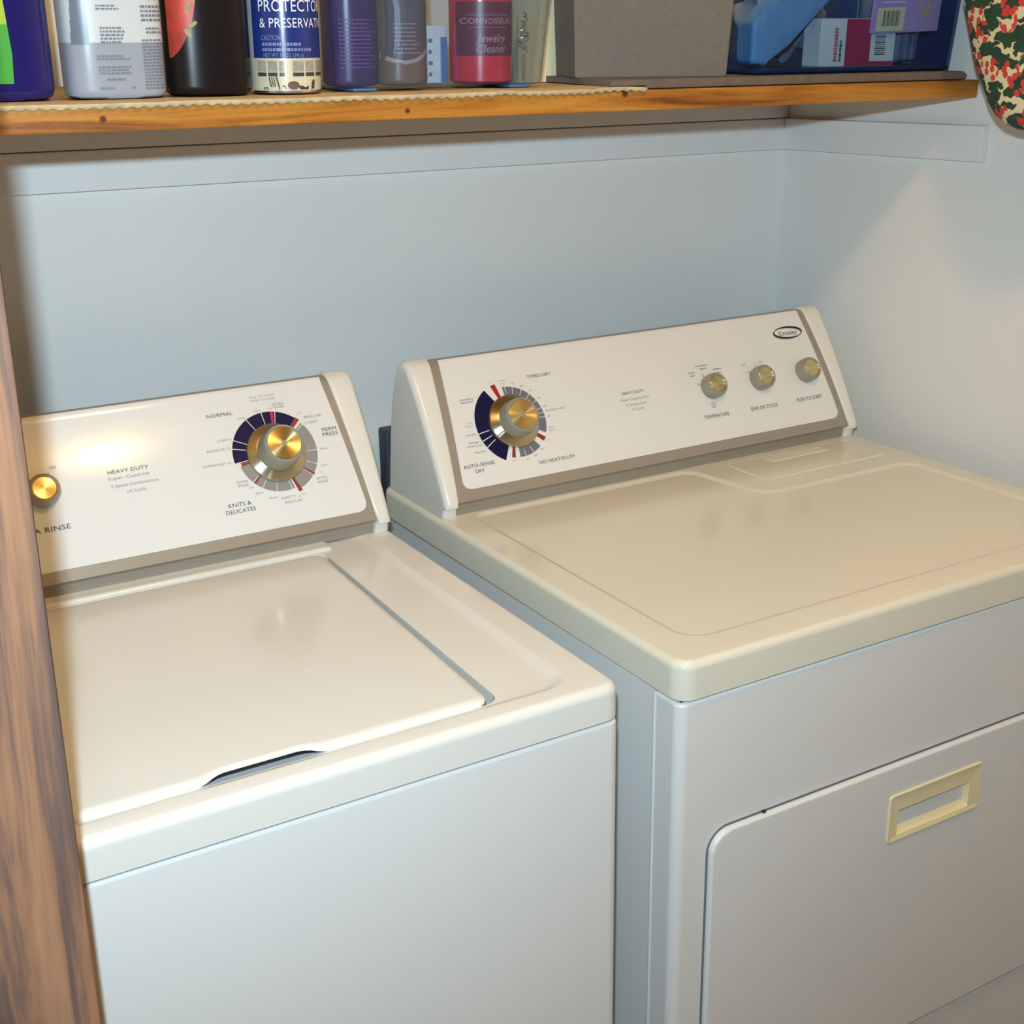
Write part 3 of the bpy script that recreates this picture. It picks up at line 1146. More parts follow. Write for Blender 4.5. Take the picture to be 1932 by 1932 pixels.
rl = [loop_verts(bm, [(x, y, z - 0.0030 * dip(y) * (0.9140 - z) / 0.0026) for x, y in round_poly(inset_poly(rec, w), 0.032 - w * 0.6, 8)]) for w, z in steps]
ring_fill(bm, lv[-1], [rl[0]])
for a, b in zip(rl, rl[1:]):
    bridge(bm, a, b)
# well under the lid
LXF = 2 * WM + 0.1935
well = [(LXF - .012, 0.0395), (-0.1815, 0.0395), (-0.1725, 0.489), (LXL - .0065, 0.489)]
w0 = loop_verts(bm, [(x, y, 0.9114 - 0.0030 * dip(y)) for x, y in round_poly(well, 0.016, 6)])
ring_fill(bm, rl[-1], [w0])
w1 = loop_verts(bm, [(x, y, 0.9100 - 0.0030 * dip(y)) for x, y in round_poly(inset_poly(well, 0.0006), 0.016, 6)])
w2 = loop_verts(bm, [(x, y, 0.8900) for x, y in round_poly(inset_poly(well, 0.0012), 0.016, 6)])
bridge(bm, w0, w1)
bridge(bm, w1, w2)
cap(bm, w2)
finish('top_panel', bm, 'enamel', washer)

# rounded hinge ridge behind the lid
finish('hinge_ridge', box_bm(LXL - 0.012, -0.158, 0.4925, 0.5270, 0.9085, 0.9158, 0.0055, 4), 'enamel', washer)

# lid with an arched finger hold in the front lip
bm = bmesh.new()
lidp = [(LXF, 0.0390), (-0.1935, 0.0390), (-0.1780, 0.484), (LXL, 0.484)]
NX0, NX1 = -0.474, -0.3565


def notch(x):
    e = 0.026
    if x <= NX0 or x >= NX1:
        return 0.0
    t = min((x - NX0) / e, (NX1 - x) / e, 1.0)
    return t * t * (3 - 2 * t)


def dense(w):
    base = round_poly(inset_poly(lidp, w), max(0.003, 0.013 - w * 0.8), 6)
    out = []
    for i, p in enumerate(base):
        q = base[(i + 1) % len(base)]
        out.append(p)
        if abs(p[1] - q[1]) < 1e-6 and p[1] < 0.1 and abs(p[0] - q[0]) > 0.2:
            for k in range(1, 80):
                t = k / 80
                out.append((p[0] + (q[0] - p[0]) * t, p[1]))
    return out


lps = []
for w, z in ((0.0030, 0.9000), (0.0004, 0.9085), (0.0, 0.9100), (0.0008, 0.9122), (0.0030, 0.9140), (0.0065, 0.9150), (0.0100, 0.9152)):
    row = []
    for x, y in dense(w):
        nf = notch(x) if y < 0.06 else 0
        yy = y + nf * 0.0085 * (1 - w / 0.016)
        zz = z
        if z < 0.9090:
            zz = max(z, 0.9080 + nf * 0.0044) if nf > 0 else z
            if nf == 0 and y < 0.06:
                zz = max(z, 0.9078)
        elif z < 0.9130:
            zz = z + nf * 0.0012
        row.append((x, yy, zz))
    lps.append(row)
loft(bm, lps)
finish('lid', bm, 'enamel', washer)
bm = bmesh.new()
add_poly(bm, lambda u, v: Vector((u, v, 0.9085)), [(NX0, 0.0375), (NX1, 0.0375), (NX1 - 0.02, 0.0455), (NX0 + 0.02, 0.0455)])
finger = finish('finger_hold_shade', bm, 'cavity_shade', washer, smooth=0)  # flat patch painted with the bluish shade of the opening

# console
CL, CR = WL + 0.004, WR - 0.0035
bm = bmesh.new()
loft(bm, [[(x, y, z) for y, z in pr] for x in (CL + .008, -0.6, -0.4, -0.2, CR - 0.008)])
finish('console_housing', bm, 'silver_trim', washer)
for sd, xo in ((-1, CL), (1, CR)):
    c = finish('end_cap', end_cap(sd, xo), 'white_plastic', washer)
    c['label'] = 'white console end cap'
bm = plate(CL + 0.0475, CL + 0.031, CR - 0.0445, CR - 0.0275, 0.0135, PL, 0.013)
lettering(bm, WASHER_TEXT)
cx, cs = -0.2008, 0.1058
sector(bm, cx, cs, 0.033, 0.0540, 49, 185.5, BLUE)
for a in (186.0, 165.8, 153.9, 118.7, 95.5, 76.5):
    sector(bm, cx, cs, 0.037, 0.0540, a - 0.6, a + 0.6, LINE, 0.0016)
sector(bm, cx, cs, 0.033, 0.0540, 79.2, 83.0, MAGENTA, 0.0016)
sector(bm, cx, cs, 0.033, 0.0550, 42.5, 49, MAROON)
sector(bm, cx, cs, 0.033, 0.0530, -68, 38.5, GRAY)
for a in (35.4, -5.3, -25.0, -42.0):
    sector(bm, cx, cs, 0.038, 0.0530, a - 0.5, a + 0.5, LINE, 0.0016)
sector(bm, cx, cs, 0.036, 0.0540, -41.2, -38.4, MAROON, 0.0016)
sector(bm, cx, cs, 0.033, 0.0560, -72.5, -67.5, MAROON, 0.0016)
sector(bm, cx, cs, 0.033, 0.0490, -168, -75, GRAY)
for a in (-79.7, -102.9, -123.9, -139.5):
    sector(bm, cx, cs, 0.038, 0.0490, a - 0.6, a + 0.6, LINE, 0.0016)
sector(bm, cx, cs, 0.036, 0.0490, -138.5, -135, MAROON, 0.0016)
sector(bm, cx, cs, 0.033, 0.0470, -173.5, -167, MAROON, 0.0016)
sector(bm, -0.4782, 0.1050, 0.0185, 0.0235, 62, 65, 1, 0.0015)
pl = finish('control_panel', bm, PRINT, washer)
timer_knob(washer, cx, cs, 0.0400, math.radians(222))
small_knob(washer, 'selector_knob', -0.4782, 0.1050)
BEFORE = set(o.name for o in COL.objects)

# ================================================================== things on the shelf
def surf(cx, cy, rx, ry, e=2.0, taper=None):
    """front surface map of an upright superellipse bottle: (x, z) -> point"""
    def f(u, v, off=0.0006):
        k = taper(v) if taper else 1.0
        d = min(0.999, abs((u - cx) / (rx * k)))
        return Vector((u, cy - ry * k * (1 - d ** e) ** (1 / e) - off, v))
    return f


def bottle(bm, cx, cy, z0, rx, ry, h, e=3.0, neck=0.014, mi=0, r=0.006, k_top=1.0):
    ls = []
    for z, k in ((z0 + 0.0005, 0.86), (z0 + r * 0.35, 0.95), (z0 + r, 1.0), (z0 + h * 0.5, (1 + k_top) / 2), (z0 + h * 0.78, k_top), (z0 + h * 0.86, k_top * 0.93), (z0 + h * 0.93, k_top * 0.62)):
        ls.append(superloop(cx, cy, z, rx * k, ry * k, e))
    ls.append(superloop(cx, cy, z0 + h * 0.96, neck, neck, 2))
    ls.append(superloop(cx, cy, z0 + h, neck, neck, 2))
    loft(bm, ls, mi=mi)


def cap_bm(cx, cy, z, r, h):
    bm = bmesh.new()
    lathe(bm, [(r, z), (r, z + h * 0.85), (r * 0.9, z + h), (0.001, z + h)], 40, (cx, cy))
    return bm


def base(y, on_liner=True):
    return shelf_z(y) + (0.0034 if on_liner else 0.0004)


# --- blue bottle with lime label
cx, cy = -0.487, 0.452
z0 = base(cy)
t = thing('detergent_bottle', 'deep blue bottle with a lime green label at the left end of the shelf', 'bottle', (cx, cy, z0))
bm = bmesh.new()
bottle(bm, cx, cy, z0, 0.054, 0.032, 0.27, e=3.4, r=0.010)
finish('bottle_body', bm, 'bottle_blue', t)
f = surf(cx, cy, 0.054, 0.032, 3.4)
bm = bmesh.new()
for k in range(12):
    za, zb = z0 + 0.016 + k * 0.013, z0 + 0.016 + (k + 1) * 0.013
    xr = [-0.4745 + 0.003 * min(1, k / 2) - 0.0007 * k, -0.4745 + 0.003 * min(1, (k + 1) / 2) - 0.0007 * (k + 1)]
    for i in range(8):
        a0, a1 = i / 8, (i + 1) / 8
        q = [bm.verts.new(f(-0.530 + (xr[j] + 0.530) * a, z, 0.0009)) for j, z, a in ((0, za, a0), (0, za, a1), (1, zb, a1), (1, zb, a0))]
        bm.faces.new(q).material_index = 1 if k < 4 else 0
finish('bottle_label', bm, ['label_lime', 'label_green'], t)
bm = bmesh.new()
add_text(bm, 'R', lambda u, v: f(u, v, 0.0013), -0.4945, z0 + 0.0605, 0.0085)
finish('label_lettering', bm, 'print_dark', t, smooth=0)
finish('bottle_cap', cap_bm(cx, cy, z0 + 0.262, 0.02, 0.035), 'white_plastic', t)

# --- translucent bottle with printed directions
cx, cy = -0.3735, 0.450
z0 = base(cy)
t = thing('spray_bottle', 'translucent white bottle covered in small grey print beside the deep blue bottle', 'bottle', (cx, cy, z0))
tp = lambda z: 1.0 + 0.10 * (z - z0 - 0.05)
RXB, RYB = 0.0485, 0.030
bm = bmesh.new()
ls = []
for dz, k, m_ in ((0.0005, 0.9, 1), (0.003, 0.98, 1), (0.008, 1.0, 1), (0.0515, 1.0, 1)):
    ls.append(superloop(cx, cy, z0 + dz, RXB * k * tp(z0 + dz), RYB * k * tp(z0 + dz), 3.2))
loft(bm, ls, caps=(True, False), mi=0)
ls = [superloop(cx, cy, z0 + dz, RXB * k * tp(z0 + dz), RYB * k * tp(z0 + dz), 3.2) for dz, k in ((0.0515, 1.0), (0.10, 1.0), (0.17, 0.98), (0.19, 0.86), (0.205, 0.45))]
ls += [superloop(cx, cy, z0 + dz, 0.014, 0.014, 2) for dz in (0.212, 0.225)]
loft(bm, ls, caps=(False, True), mi=1)
finish('bottle_body', bm, ['spray_liquid', 'spray_white'], t)
f = surf(cx, cy, RXB, RYB, 3.2, tp)
bm = bmesh.new()
fm = lambda u, v: f(u, v, 0.0007)
L = [(-0.400, -0.357, 0.0930, 0.0985, 2), (-0.3925, -0.370, 0.0805, 0.0860, 2), (-0.3905, -0.3655, 0.0505, 0.0665, 5), (-0.3955, -0.3625, 0.0355, 0.0410, 2),
     (-0.3950, -0.3620, 0.0225, 0.0310, 3), (-0.3880, -0.3670, 0.0165, 0.0200, 1), (-0.3955, -0.3780, 0.0085, 0.0120, 1), (-0.3650, -0.3610, 0.0085, 0.0120, 1),
     (-0.3500, -0.3270, 0.0700, 0.0860, 4), (-0.3460, -0.3270, 0.0590, 0.0660, 2), (-0.3510, -0.3265, 0.0080, 0.0550, 16)]
for i, (a, b, za, zb, n_) in enumerate(L):
    micro_lines(bm, fm, a, b, z0 + za, z0 + zb, n_, 0, seed=i)
add_text(bm, '19', fm, -0.336, z0 + 0.094, 0.009)
finish('bottle_print', bm, 'text_slate', t, smooth=0)
bm = bmesh.new()
for k in range(5):
    add_patch(bm, lambda u, v: f(u, v, 0.0006), -0.4165 + 0.0006 * k, -0.4010, z0 + 0.050 + 0.011 * k, z0 + 0.061 + 0.011 * k, 4, 1, mi=0)
finish('bottle_side_shade', bm, 'spray_side_shade', t)  # dark patch painting the shade where the left side curves away
bm = bmesh.new()
lathe(bm, [(0.018, z0 + 0.222), (0.018, z0 + 0.245), (0.012, z0 + 0.25), (0.012, z0 + 0.262)], 32, (cx, cy))
add_box(bm, cx - 0.045, cx + 0.02, cy - 0.012, cy + 0.012, z0 + 0.258, z0 + 0.285, 0.005, 2)
finish('spray_head', bm, 'white_plastic', t)

# --- dark bottle with red label
cx, cy = -0.2785, 0.452
z0 = base(cy)
t = thing('dark_bottle', 'nearly black bottle with a red leaf patterned label, left of the blue aerosol can', 'bottle', (cx, cy, z0))
bm = bmesh.new()
bottle(bm, cx, cy, z0, 0.0435, 0.034, 0.25, e=2.8, r=0.010, k_top=0.97)
finish('bottle_body', bm, 'bottle_black', t)
f = surf(cx, cy, 0.0435, 0.034, 2.8)
bm = bmesh.new()
rows = 14
for k in range(rows):
    def lim(q):
        z = 0.037 + 0.085 * q
        return -0.3190 + 0.0235 * math.sin(min(1, q / 0.75) * PI / 2) ** 0.8
    for i in range(6):
        q = []
        for kk, a in ((k, i / 6), (k, (i + 1) / 6), (k + 1, (i + 1) / 6), (k + 1, i / 6)):
            x1 = lim(kk / rows)
            q.append(bm.verts.new(f(-0.3205 + (x1 + 0.3205) * a, z0 + 0.037 + 0.085 * kk / rows, 0.0008)))
        bm.faces.new(q)
finish('bottle_label', bm, 'label_red', t)
bm = bmesh.new()
for (u, v, a, l_) in ((-0.3035, 0.083, 1.2, 0.012), (-0.3000, 0.068, 0.5, 0.010), (-0.3050, 0.060, 2.2, 0.010), (-0.2995, 0.092, 1.9, 0.012)):
    pts = []
    for k in range(8):
        th = 2 * PI * k / 8
        p, q = l_ / 2 * math.cos(th), 0.0022 * math.sin(th)
        pts.append((u + p * math.cos(a) - q * math.sin(a), z0 + v + p * math.sin(a) + q * math.cos(a)))
    add_poly(bm, lambda u_, v_: f(u_, v_, 0.0012), pts)
finish('label_leaves', bm, 'label_leaf', t, smooth=0)
finish('bottle_cap', cap_bm(cx, cy, z0 + 0.243, 0.018, 0.03), 'bottle_black', t)

# --- narrow clear glass bottle
cx, cy = -0.2225, 0.510
z0 = base(cy)
t = thing('glass_bottle', 'narrow clear glass bottle half hidden between the near black bottle and the aerosol can', 'bottle', (cx, cy, z0))
bm = bmesh.new()
lathe(bm, [(0.016, z0 + 0.0005), (0.0215, z0 + 0.003), (0.022, z0 + 0.02), (0.022, z0 + 0.14), (0.012, z0 + 0.165), (0.012, z0 + 0.185)], 40, (cx, cy))
finish('bottle_body', bm, 'glass_clear', t)
finish('bottle_cap', cap_bm(cx, cy, z0 + 0.182, 0.0135, 0.02), 'can_rim', t)

# --- aerosol can
cx, cy, R_ = -0.1945, 0.450, 0.0365
z0 = base(cy)
t = thing('aerosol_can', 'blue and white aerosol can with a porch picture around its foot', 'can', (cx, cy, z0))
bm = bmesh.new()
lathe(bm, [(0.030, z0 + 0.0005), (R_ - 0.001, z0 + 0.0008), (R_ + 0.0003, z0 + 0.002), (R_ - 0.0002, z0 + 0.0038)], 64, (cx, cy), caps=(True, False))
finish('can_foot', bm, 'can_rim', t)
bm = bmesh.new()
lathe(bm, [(R_, z0 + 0.0036), (R_, z0 + 0.19), (R_ * 0.93, z0 + 0.198), (R_ * 0.6, z0 + 0.206)], 64, (cx, cy))
finish('can_body', bm, 'can_white', t)
finish('can_cap', cap_bm(cx, cy, z0 + 0.2, R_ * 0.86, 0.045), 'white_plastic', t)
# angle measured from the direction of the camera, metres of arc
A0 = math.atan2(CAM.y - cy, CAM.x - cx)


def canf(u, v, off=0.0005):
    a = A0 + u / R_
    return Vector((cx + (R_ + off) * math.cos(a), cy + (R_ + off) * math.sin(a), z0 + v))


def canp(off):
    return lambda u, v: canf(u, v, off)


def pic(off):
    return lambda u, v: canf(u, 0.0046 + (v - 0.0046) * 0.865, off)


bm = bmesh.new()
add_patch(bm, canp(0.0004), -0.0365, 0.056, 0.0355, 0.185, 36, 1)
finish('can_label', bm, 'can_blue', t)
bm = bmesh.new()
add_patch(bm, pic(0.0004), -0.0420, 0.056, 0.0046, 0.0400, 36, 1, 0)
for (a, b) in ((-0.0310, -0.0200), (-0.0180, -0.0080), (-0.0060, -0.0010), (0.0075, 0.0195), (0.0215, 0.0330), (0.036, 0.05)):
    add_patch(bm, pic(0.0007), a, b, 0.0235, 0.0375, 4, 1, 1)
    add_patch(bm, pic(0.0008), a, b, 0.0200, 0.0240, 4, 1, 2)
    add_patch(bm, pic(0.0009), a, b, 0.0245, 0.0252, 4, 1, 0)
# rocking chair
for (p, q, w) in (((-0.0170, 0.0190), (-0.0150, 0.0080), .0007), ((-0.0145, 0.0192), (-0.0128, 0.0080), .0005), ((-0.0122, 0.0192), (-0.0108, 0.0080), .0005), ((-0.0095, 0.0195), (-0.0070, 0.0080), .0008),
                  ((-0.0230, 0.0070), (-0.0010, 0.0090), .0006), ((-0.0230, 0.0070), (-0.0225, 0.0045), .0006), ((-0.0075, 0.0120), (-0.0065, 0.0045), .0006), ((-0.0195, 0.0078), (-0.0190, 0.0045), .0006), ((-0.0010, 0.0090), (0.0, 0.0050), .0005)):
    d = Vector((q[0] - p[0], q[1] - p[1])).normalized()
    n_ = Vector((-d.y, d.x)) * w
    add_poly(bm, pic(0.0011), [(p[0] - n_.x, p[1] - n_.y), (q[0] - n_.x, q[1] - n_.y), (q[0] + n_.x, q[1] + n_.y), (p[0] + n_.x, p[1] + n_.y)], 2)
add_poly(bm, pic(0.0011), [(0.0075 + 0.0062 * math.cos(k * PI / 8), 0.0098 + 0.0048 * math.sin(k * PI / 8)) for k in range(16)], 3)
add_poly(bm, pic(0.0012), [(0.0120, 0.0085), (0.0165, 0.0095), (0.0240, 0.0050), (0.0240, 0.0092), (0.0190, 0.0055), (0.0150, 0.0050)], 2)
add_poly(bm, pic(0.0011), [(0.0275, 0.0050), (0.0320, 0.0060), (0.0330, 0.0150), (0.0310, 0.0165), (0.0285, 0.0130)], 2)
finish('can_picture', bm, ['photo_cream', 'photo_pane', 'photo_dark', 'photo_brown'], t, smooth=0)
bm = bmesh.new()
tx = canp(0.0009)
add_text(bm, 'PROTECTOR', tx, -0.0250, 0.0858, 0.0112, 0.0760, 'l')
add_text(bm, '& PRESERVATIVE', tx, -0.0245, 0.0695, 0.0092, 0.0820, 'l')
add_text(bm, 'CAUTION:', tx, -0.0235, 0.0552, 0.0048, 0.0215, 'l', 1)
micro_lines(bm, tx, -0.0230, 0.0200, 0.0472, 0.0508, 1, 1, 3, 0.8)
micro_lines(bm, tx, -0.0230, 0.0330, 0.0420, 0.0456, 1, 1, 4, 0.8)
add_text(bm, 'NET WT 14 OZ (396 g)', tx, -0.0220, 0.0386, 0.0036, 0.0420, 'l', 1)
finish('can_lettering', bm, ['letter_white', 'letter_dim'], t, smooth=0)


# --- open plastic bins
def open_bin(bm, x0, x1, y0, y1, z, h, flare, r=0.018, floor=0.0015, lip=0.004):
    def lp(k, zz, w=0.0):
        return [(x, y, zz) for x, y in round_poly([(x0 - k + w, y0 - k + w), (x1 + k - w, y0 - k + w), (x1 + k - w, y1 + k - w), (x0 - k + w, y1 + k - w)], r, 6)]
    loft(bm, [lp(-0.004, z), lp(-0.001, z + 0.001), lp(0, z + 0.004), lp(flare * 0.5, z + h * 0.5), lp(flare, z + h - 0.006), lp(flare + lip, z + h - 0.005), lp(flare + lip, z + h)], caps=(True, False))


z0 = base(0.50)
t = thing('plastic_bin', 'clear blue tinted plastic bin holding bottles and a red jar, mid shelf', 'bin', (-0.02, 0.50, z0))
bm = bmesh.new()
open_bin(bm, -0.142, 0.117, 0.428, 0.585, z0 + 0.0034, 0.15, 0.010, lip=0.003)
finish('bin_body', bm, 'bin_clear_blue', t)
for fx in (-0.125, 0.07):
    finish('bin_foot', box_bm(fx, fx + 0.028, 0.434, 0.57, z0, z0 + 0.0036, 0.0008, 1), 'tube_blue', t)
zb = z0 + 0.0045

cx, cy, rr_ = -0.1125, 0.468, 0.0295
t = thing('purple_bottle', 'purple bottle at the left inside the clear bin', 'bottle', (cx, cy, zb))
bm = bmesh.new()
bottle(bm, cx, cy, zb, rr_, rr_, 0.17, e=2.2, r=0.006)
finish('bottle_body', bm, 'bottle_purple', t)
f = surf(cx, cy, rr_, rr_, 2.2)
bm = bmesh.new()
micro_lines(bm, lambda u, v: f(u, v), -0.134, -0.092, zb + 0.018, zb + 0.070, 13, 0, 21, 0.35)
finish('bottle_print', bm, 'card_violet', t, smooth=0)
finish('bottle_cap', cap_bm(cx, cy, zb + 0.165, 0.016, 0.025), 'white_plastic', t)

cx, cy, rr_ = -0.0515, 0.470, 0.0300
t = thing('taupe_bottle', 'brownish grey bottle with a pale pink ring design inside the clear bin', 'bottle', (cx, cy, zb))
bm = bmesh.new()
bottle(bm, cx, cy, zb, rr_, rr_, 0.17, e=2.2, r=0.006)
finish('bottle_body', bm, 'bottle_taupe', t)
f = surf(cx, cy, rr_, rr_, 2.2)
bm = bmesh.new()
ux, uz, ur = -0.0585, zb + 0.0640, 0.0420
nn_ = 40
for k in range(nn_):
    zA, zB = uz - ur + 2 * ur * k / nn_, uz - ur + 2 * ur * (k + 1) / nn_
    hA, hB = (math.sqrt(max(0, ur ** 2 - (q - uz) ** 2)) for q in (zA, zB))
    iA, iB = (math.sqrt(max(0, (ur - 0.0045) ** 2 - (q - uz) ** 2)) for q in (zA, zB))
    lo, hi = cx - rr_ * 0.96, cx + rr_ * 0.96
    cl = lambda x: min(hi, max(lo, x))
    for i in range(10):
        a0, a1 = i / 10, (i + 1) / 10
        xs = [cl(ux - hA) + (cl(ux + hA) - cl(ux - hA)) * a0, cl(ux - hA) + (cl(ux + hA) - cl(ux - hA)) * a1,
              cl(ux - hB) + (cl(ux + hB) - cl(ux - hB)) * a1, cl(ux - hB) + (cl(ux + hB) - cl(ux - hB)) * a0]
        bm.faces.new([bm.verts.new(f(x, z, 0.0005)) for x, z in zip(xs, (zA, zA, zB, zB))]).material_index = 0
        if iA > 0 or iB > 0:
            xs = [cl(ux - iA) + (cl(ux + iA) - cl(ux - iA)) * a0, cl(ux - iA) + (cl(ux + iA) - cl(ux - iA)) * a1,
                  cl(ux - iB) + (cl(ux + iB) - cl(ux - iB)) * a1, cl(ux - iB) + (cl(ux + iB) - cl(ux - iB)) * a0]
            bm.faces.new([bm.verts.new(f(x, z, 0.0009)) for x, z in zip(xs, (zA, zA, zB, zB))]).material_index = 1
micro_lines(bm, lambda u, v: f(u, v, 0.0013), -0.070, -0.040, zb + 0.032, zb + 0.066, 8, 0, 31, 0.25)
finish('bottle_label', bm, ['swoosh_pink', 'label_taupe_dark'], t, smooth=0)
finish('bottle_cap', cap_bm(cx, cy, zb + 0.165, 0.016, 0.025), 'bottle_black', t)

t = thing('slim_carton', 'slim pale blue and white carton left of the red jar in the clear bin', 'carton', (-0.003, 0.485, zb))
finish('carton_body', box_bm(-0.0155, 0.0105, 0.474, 0.500, zb, zb + 0.062, 0.002, 2), 'tube_white', t)
bm = bmesh.new()
add_box(bm, 0.0020, 0.0112, 0.4733, 0.500, zb + 0.001, zb + 0.05, 0.001, 1)
for k in range(4):
    add_box(bm, -0.0130, -0.0090 + 0.001 * (k % 2), 0.4734, 0.476, zb + 0.008 + 0.012 * k, zb + 0.012 + 0.012 * k)
finish('carton_print', bm, 'tube_blue', t)

cx, cy, rr_ = 0.0510, 0.468, 0.0360
t = thing('cleaner_jar', 'red jar with a maroon lettered label inside the clear bin', 'jar', (cx, cy, zb))
bm = bmesh.new()
lathe(bm, [(rr_ * 0.9, zb + 0.0004), (rr_, zb + 0.003), (rr_, zb + 0.10), (rr_ * 0.9, zb + 0.106)], 56, (cx, cy))
finish('jar_body', bm, 'jar_red', t)
f = surf(cx, cy, rr_, rr_, 2.0)
bm = bmesh.new()
add_patch(bm, lambda u, v: f(u, v, 0.0005), cx - rr_ * 0.985, cx + rr_ * 0.985, zb + 0.0300, zb + 0.0870, 40, 1)
finish('jar_label', bm, 'jar_maroon', t)
bm = bmesh.new()
fj = lambda u, v: f(u, v, 0.0010)
ju = cx - 0.006
add_text(bm, 'CONNOISSEURS', fj, ju, zb + 0.0670, 0.0060, 0.0560)
add_patch(bm, fj, ju - 0.024, ju + 0.024, zb + 0.0730, zb + 0.0734, 12, 1)
add_patch(bm, fj, ju - 0.022, ju + 0.022, zb + 0.0600, zb + 0.0604, 12, 1)
for s_, v_, w_ in (('Jewelry', 0.0490, 0.0330), ('Cleaner', 0.0380, 0.0350)):
    sh = lambda u, v, v0=v_: fj(u + 0.25 * (v - zb - v0), v)
    add_text(bm, s_, sh, ju + 0.002, zb + v_, 0.0085, w_)
finish('jar_lettering', bm, 'jar_letter', t, smooth=0)
finish('jar_lid', cap_bm(cx, cy, zb + 0.104, rr_ * 0.95, 0.02), 'jar_red', t)

t = thing('teal_bottle', 'slim pale teal bottle at the right inside the clear bin', 'bottle', (0.100, 0.515, zb))
bm = bmesh.new()
bottle(bm, 0.100, 0.515, zb, 0.013, 0.013, 0.12, e=2, neck=0.006, r=0.004)
finish('bottle_body', bm, 'bottle_teal', t)
finish('bottle_cap', cap_bm(0.100, 0.515, zb + 0.117, 0.008, 0.016), 'white_plastic', t)
t = thing('gold_clip', 'twisted gold wire clip standing at the right wall of the clear bin', 'clip', (0.1075, 0.462, zb))
bm = bmesh.new()
pts = []
for k in range(40):
    q = k / 39
    w_ = 0.0055 * min(1, max(0, (q - 0.45) * 8))
    pts.append((0.1050 + w_ * math.sin(q * 40), 0.4620 + w_ * math.cos(q * 31), zb + 0.0012 + 0.075 * q))
tube(bm, pts, 0.0009)
finish('wire', bm, 'gold_wire', t)

t = thing('cream_carton', 'plain cream carton showing in the narrow gap left of the grey fabric box', 'carton', (0.166, 0.54, base(.54)))
finish('carton_body', box_bm(0.134, 0.198, 0.522, 0.556, base(.54), base(.54) + 0.19, 0.002, 2), 'cream_card', t)

# --- grey mat
bm = bmesh.new()
mo = round_poly([(0.174, 1.4482), (0.2230, 1.4482), (0.2250, 1.4446), (0.760, 1.4446), (0.765, 1.4505), (0.758, 1.4554), (0.174, 1.4554)], 0.0006, 2)
cmx, cmz = 0.47, 1.450
loft(bm, [[(cmx + (x - cmx) * (1 - k * 0.02), y, cmz + (z - cmz) * (1 - k)) for x, z in mo] for y, k in ((0.3792, 0.30), (0.3800, 0.12), (0.3825, 0.0), (0.618, 0.0), (0.620, 0.2))])
o = finish('shelf_mat', bm, 'mat_gray')
tag(o, 'grey mat under the fabric box and deep blue bin on the shelf', 'mat')
MAT_T = 0.0114

# --- grey fabric box
th = math.radians(-14)
z0 = base(0.44, False) + MAT_T
t = thing('fabric_box', 'plain grey fabric storage box between the clear bin and the deep blue bin', 'box', (0.27, 0.45, z0))
bm = bmesh.new()
wl, dp, hh = 0.196, 0.072, 0.21


def fbp(u, v, z, g):
    u2 = (u - 0.5) * (wl + 2 * g) + wl / 2
    v2 = (v - 0.5) * (dp + g) + dp / 2
    return (0.164 + u2 * math.cos(th) - v2 * math.sin(th), 0.441 + u2 * math.sin(th) + v2 * math.cos(th), z)


ls = []
for q in (0.0, 0.01, 0.3, 0.6, 0.99, 1.0):
    g = 0.009 * q
    rp = round_poly([(0, 0), (1, 0), (1, 1), (0, 1)], 0.02, 3)
    k = 0.004 if q in (0.0, 1.0) else 0
    ls.append([fbp(0.5 + (u - .5) * (1 - k * 4), 0.5 + (v - .5) * (1 - k * 8), z0 + hh * q, g) for u, v in rp])
loft(bm, ls)
finish('box_body', bm, 'fabric_gray', t)
bm = bmesh.new()
rp = round_poly([(0, 0), (1, 0), (1, 1), (0, 1)], 0.02, 3)
loft(bm, [[fbp(0.5 + (u - .5) * k, 0.5 + (v - .5) * k, z, 0.009) for u, v in rp] for z, k in ((z0 + hh - 0.02, 1.012), (z0 + hh + 0.002, 1.012))])
finish('box_hem', bm, 'fabric_gray', t)

# --- deep blue bin and its contents
z0 = base(0.47, False) + MAT_T
t = thing('blue_bin', 'deep blue see through bin crammed with cartons at the right end of the shelf', 'bin', (0.575, 0.49, z0))
bm = bmesh.new()
open_bin(bm, 0.404, 0.757, 0.4005, 0.590, z0 + 0.0012, 0.135, 0.006, r=0.012)
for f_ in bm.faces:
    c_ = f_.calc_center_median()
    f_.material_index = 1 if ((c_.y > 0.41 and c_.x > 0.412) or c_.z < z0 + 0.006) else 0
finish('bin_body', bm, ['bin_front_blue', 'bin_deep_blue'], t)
bm = bmesh.new()
add_box(bm, 0.412, 0.748, 0.408, 0.584, z0 + 0.0002, z0 + 0.0070, 0.001, 1)
finish('bin_base', bm, 'bin_floor_dark', t)
zb = z0 + 0.0074


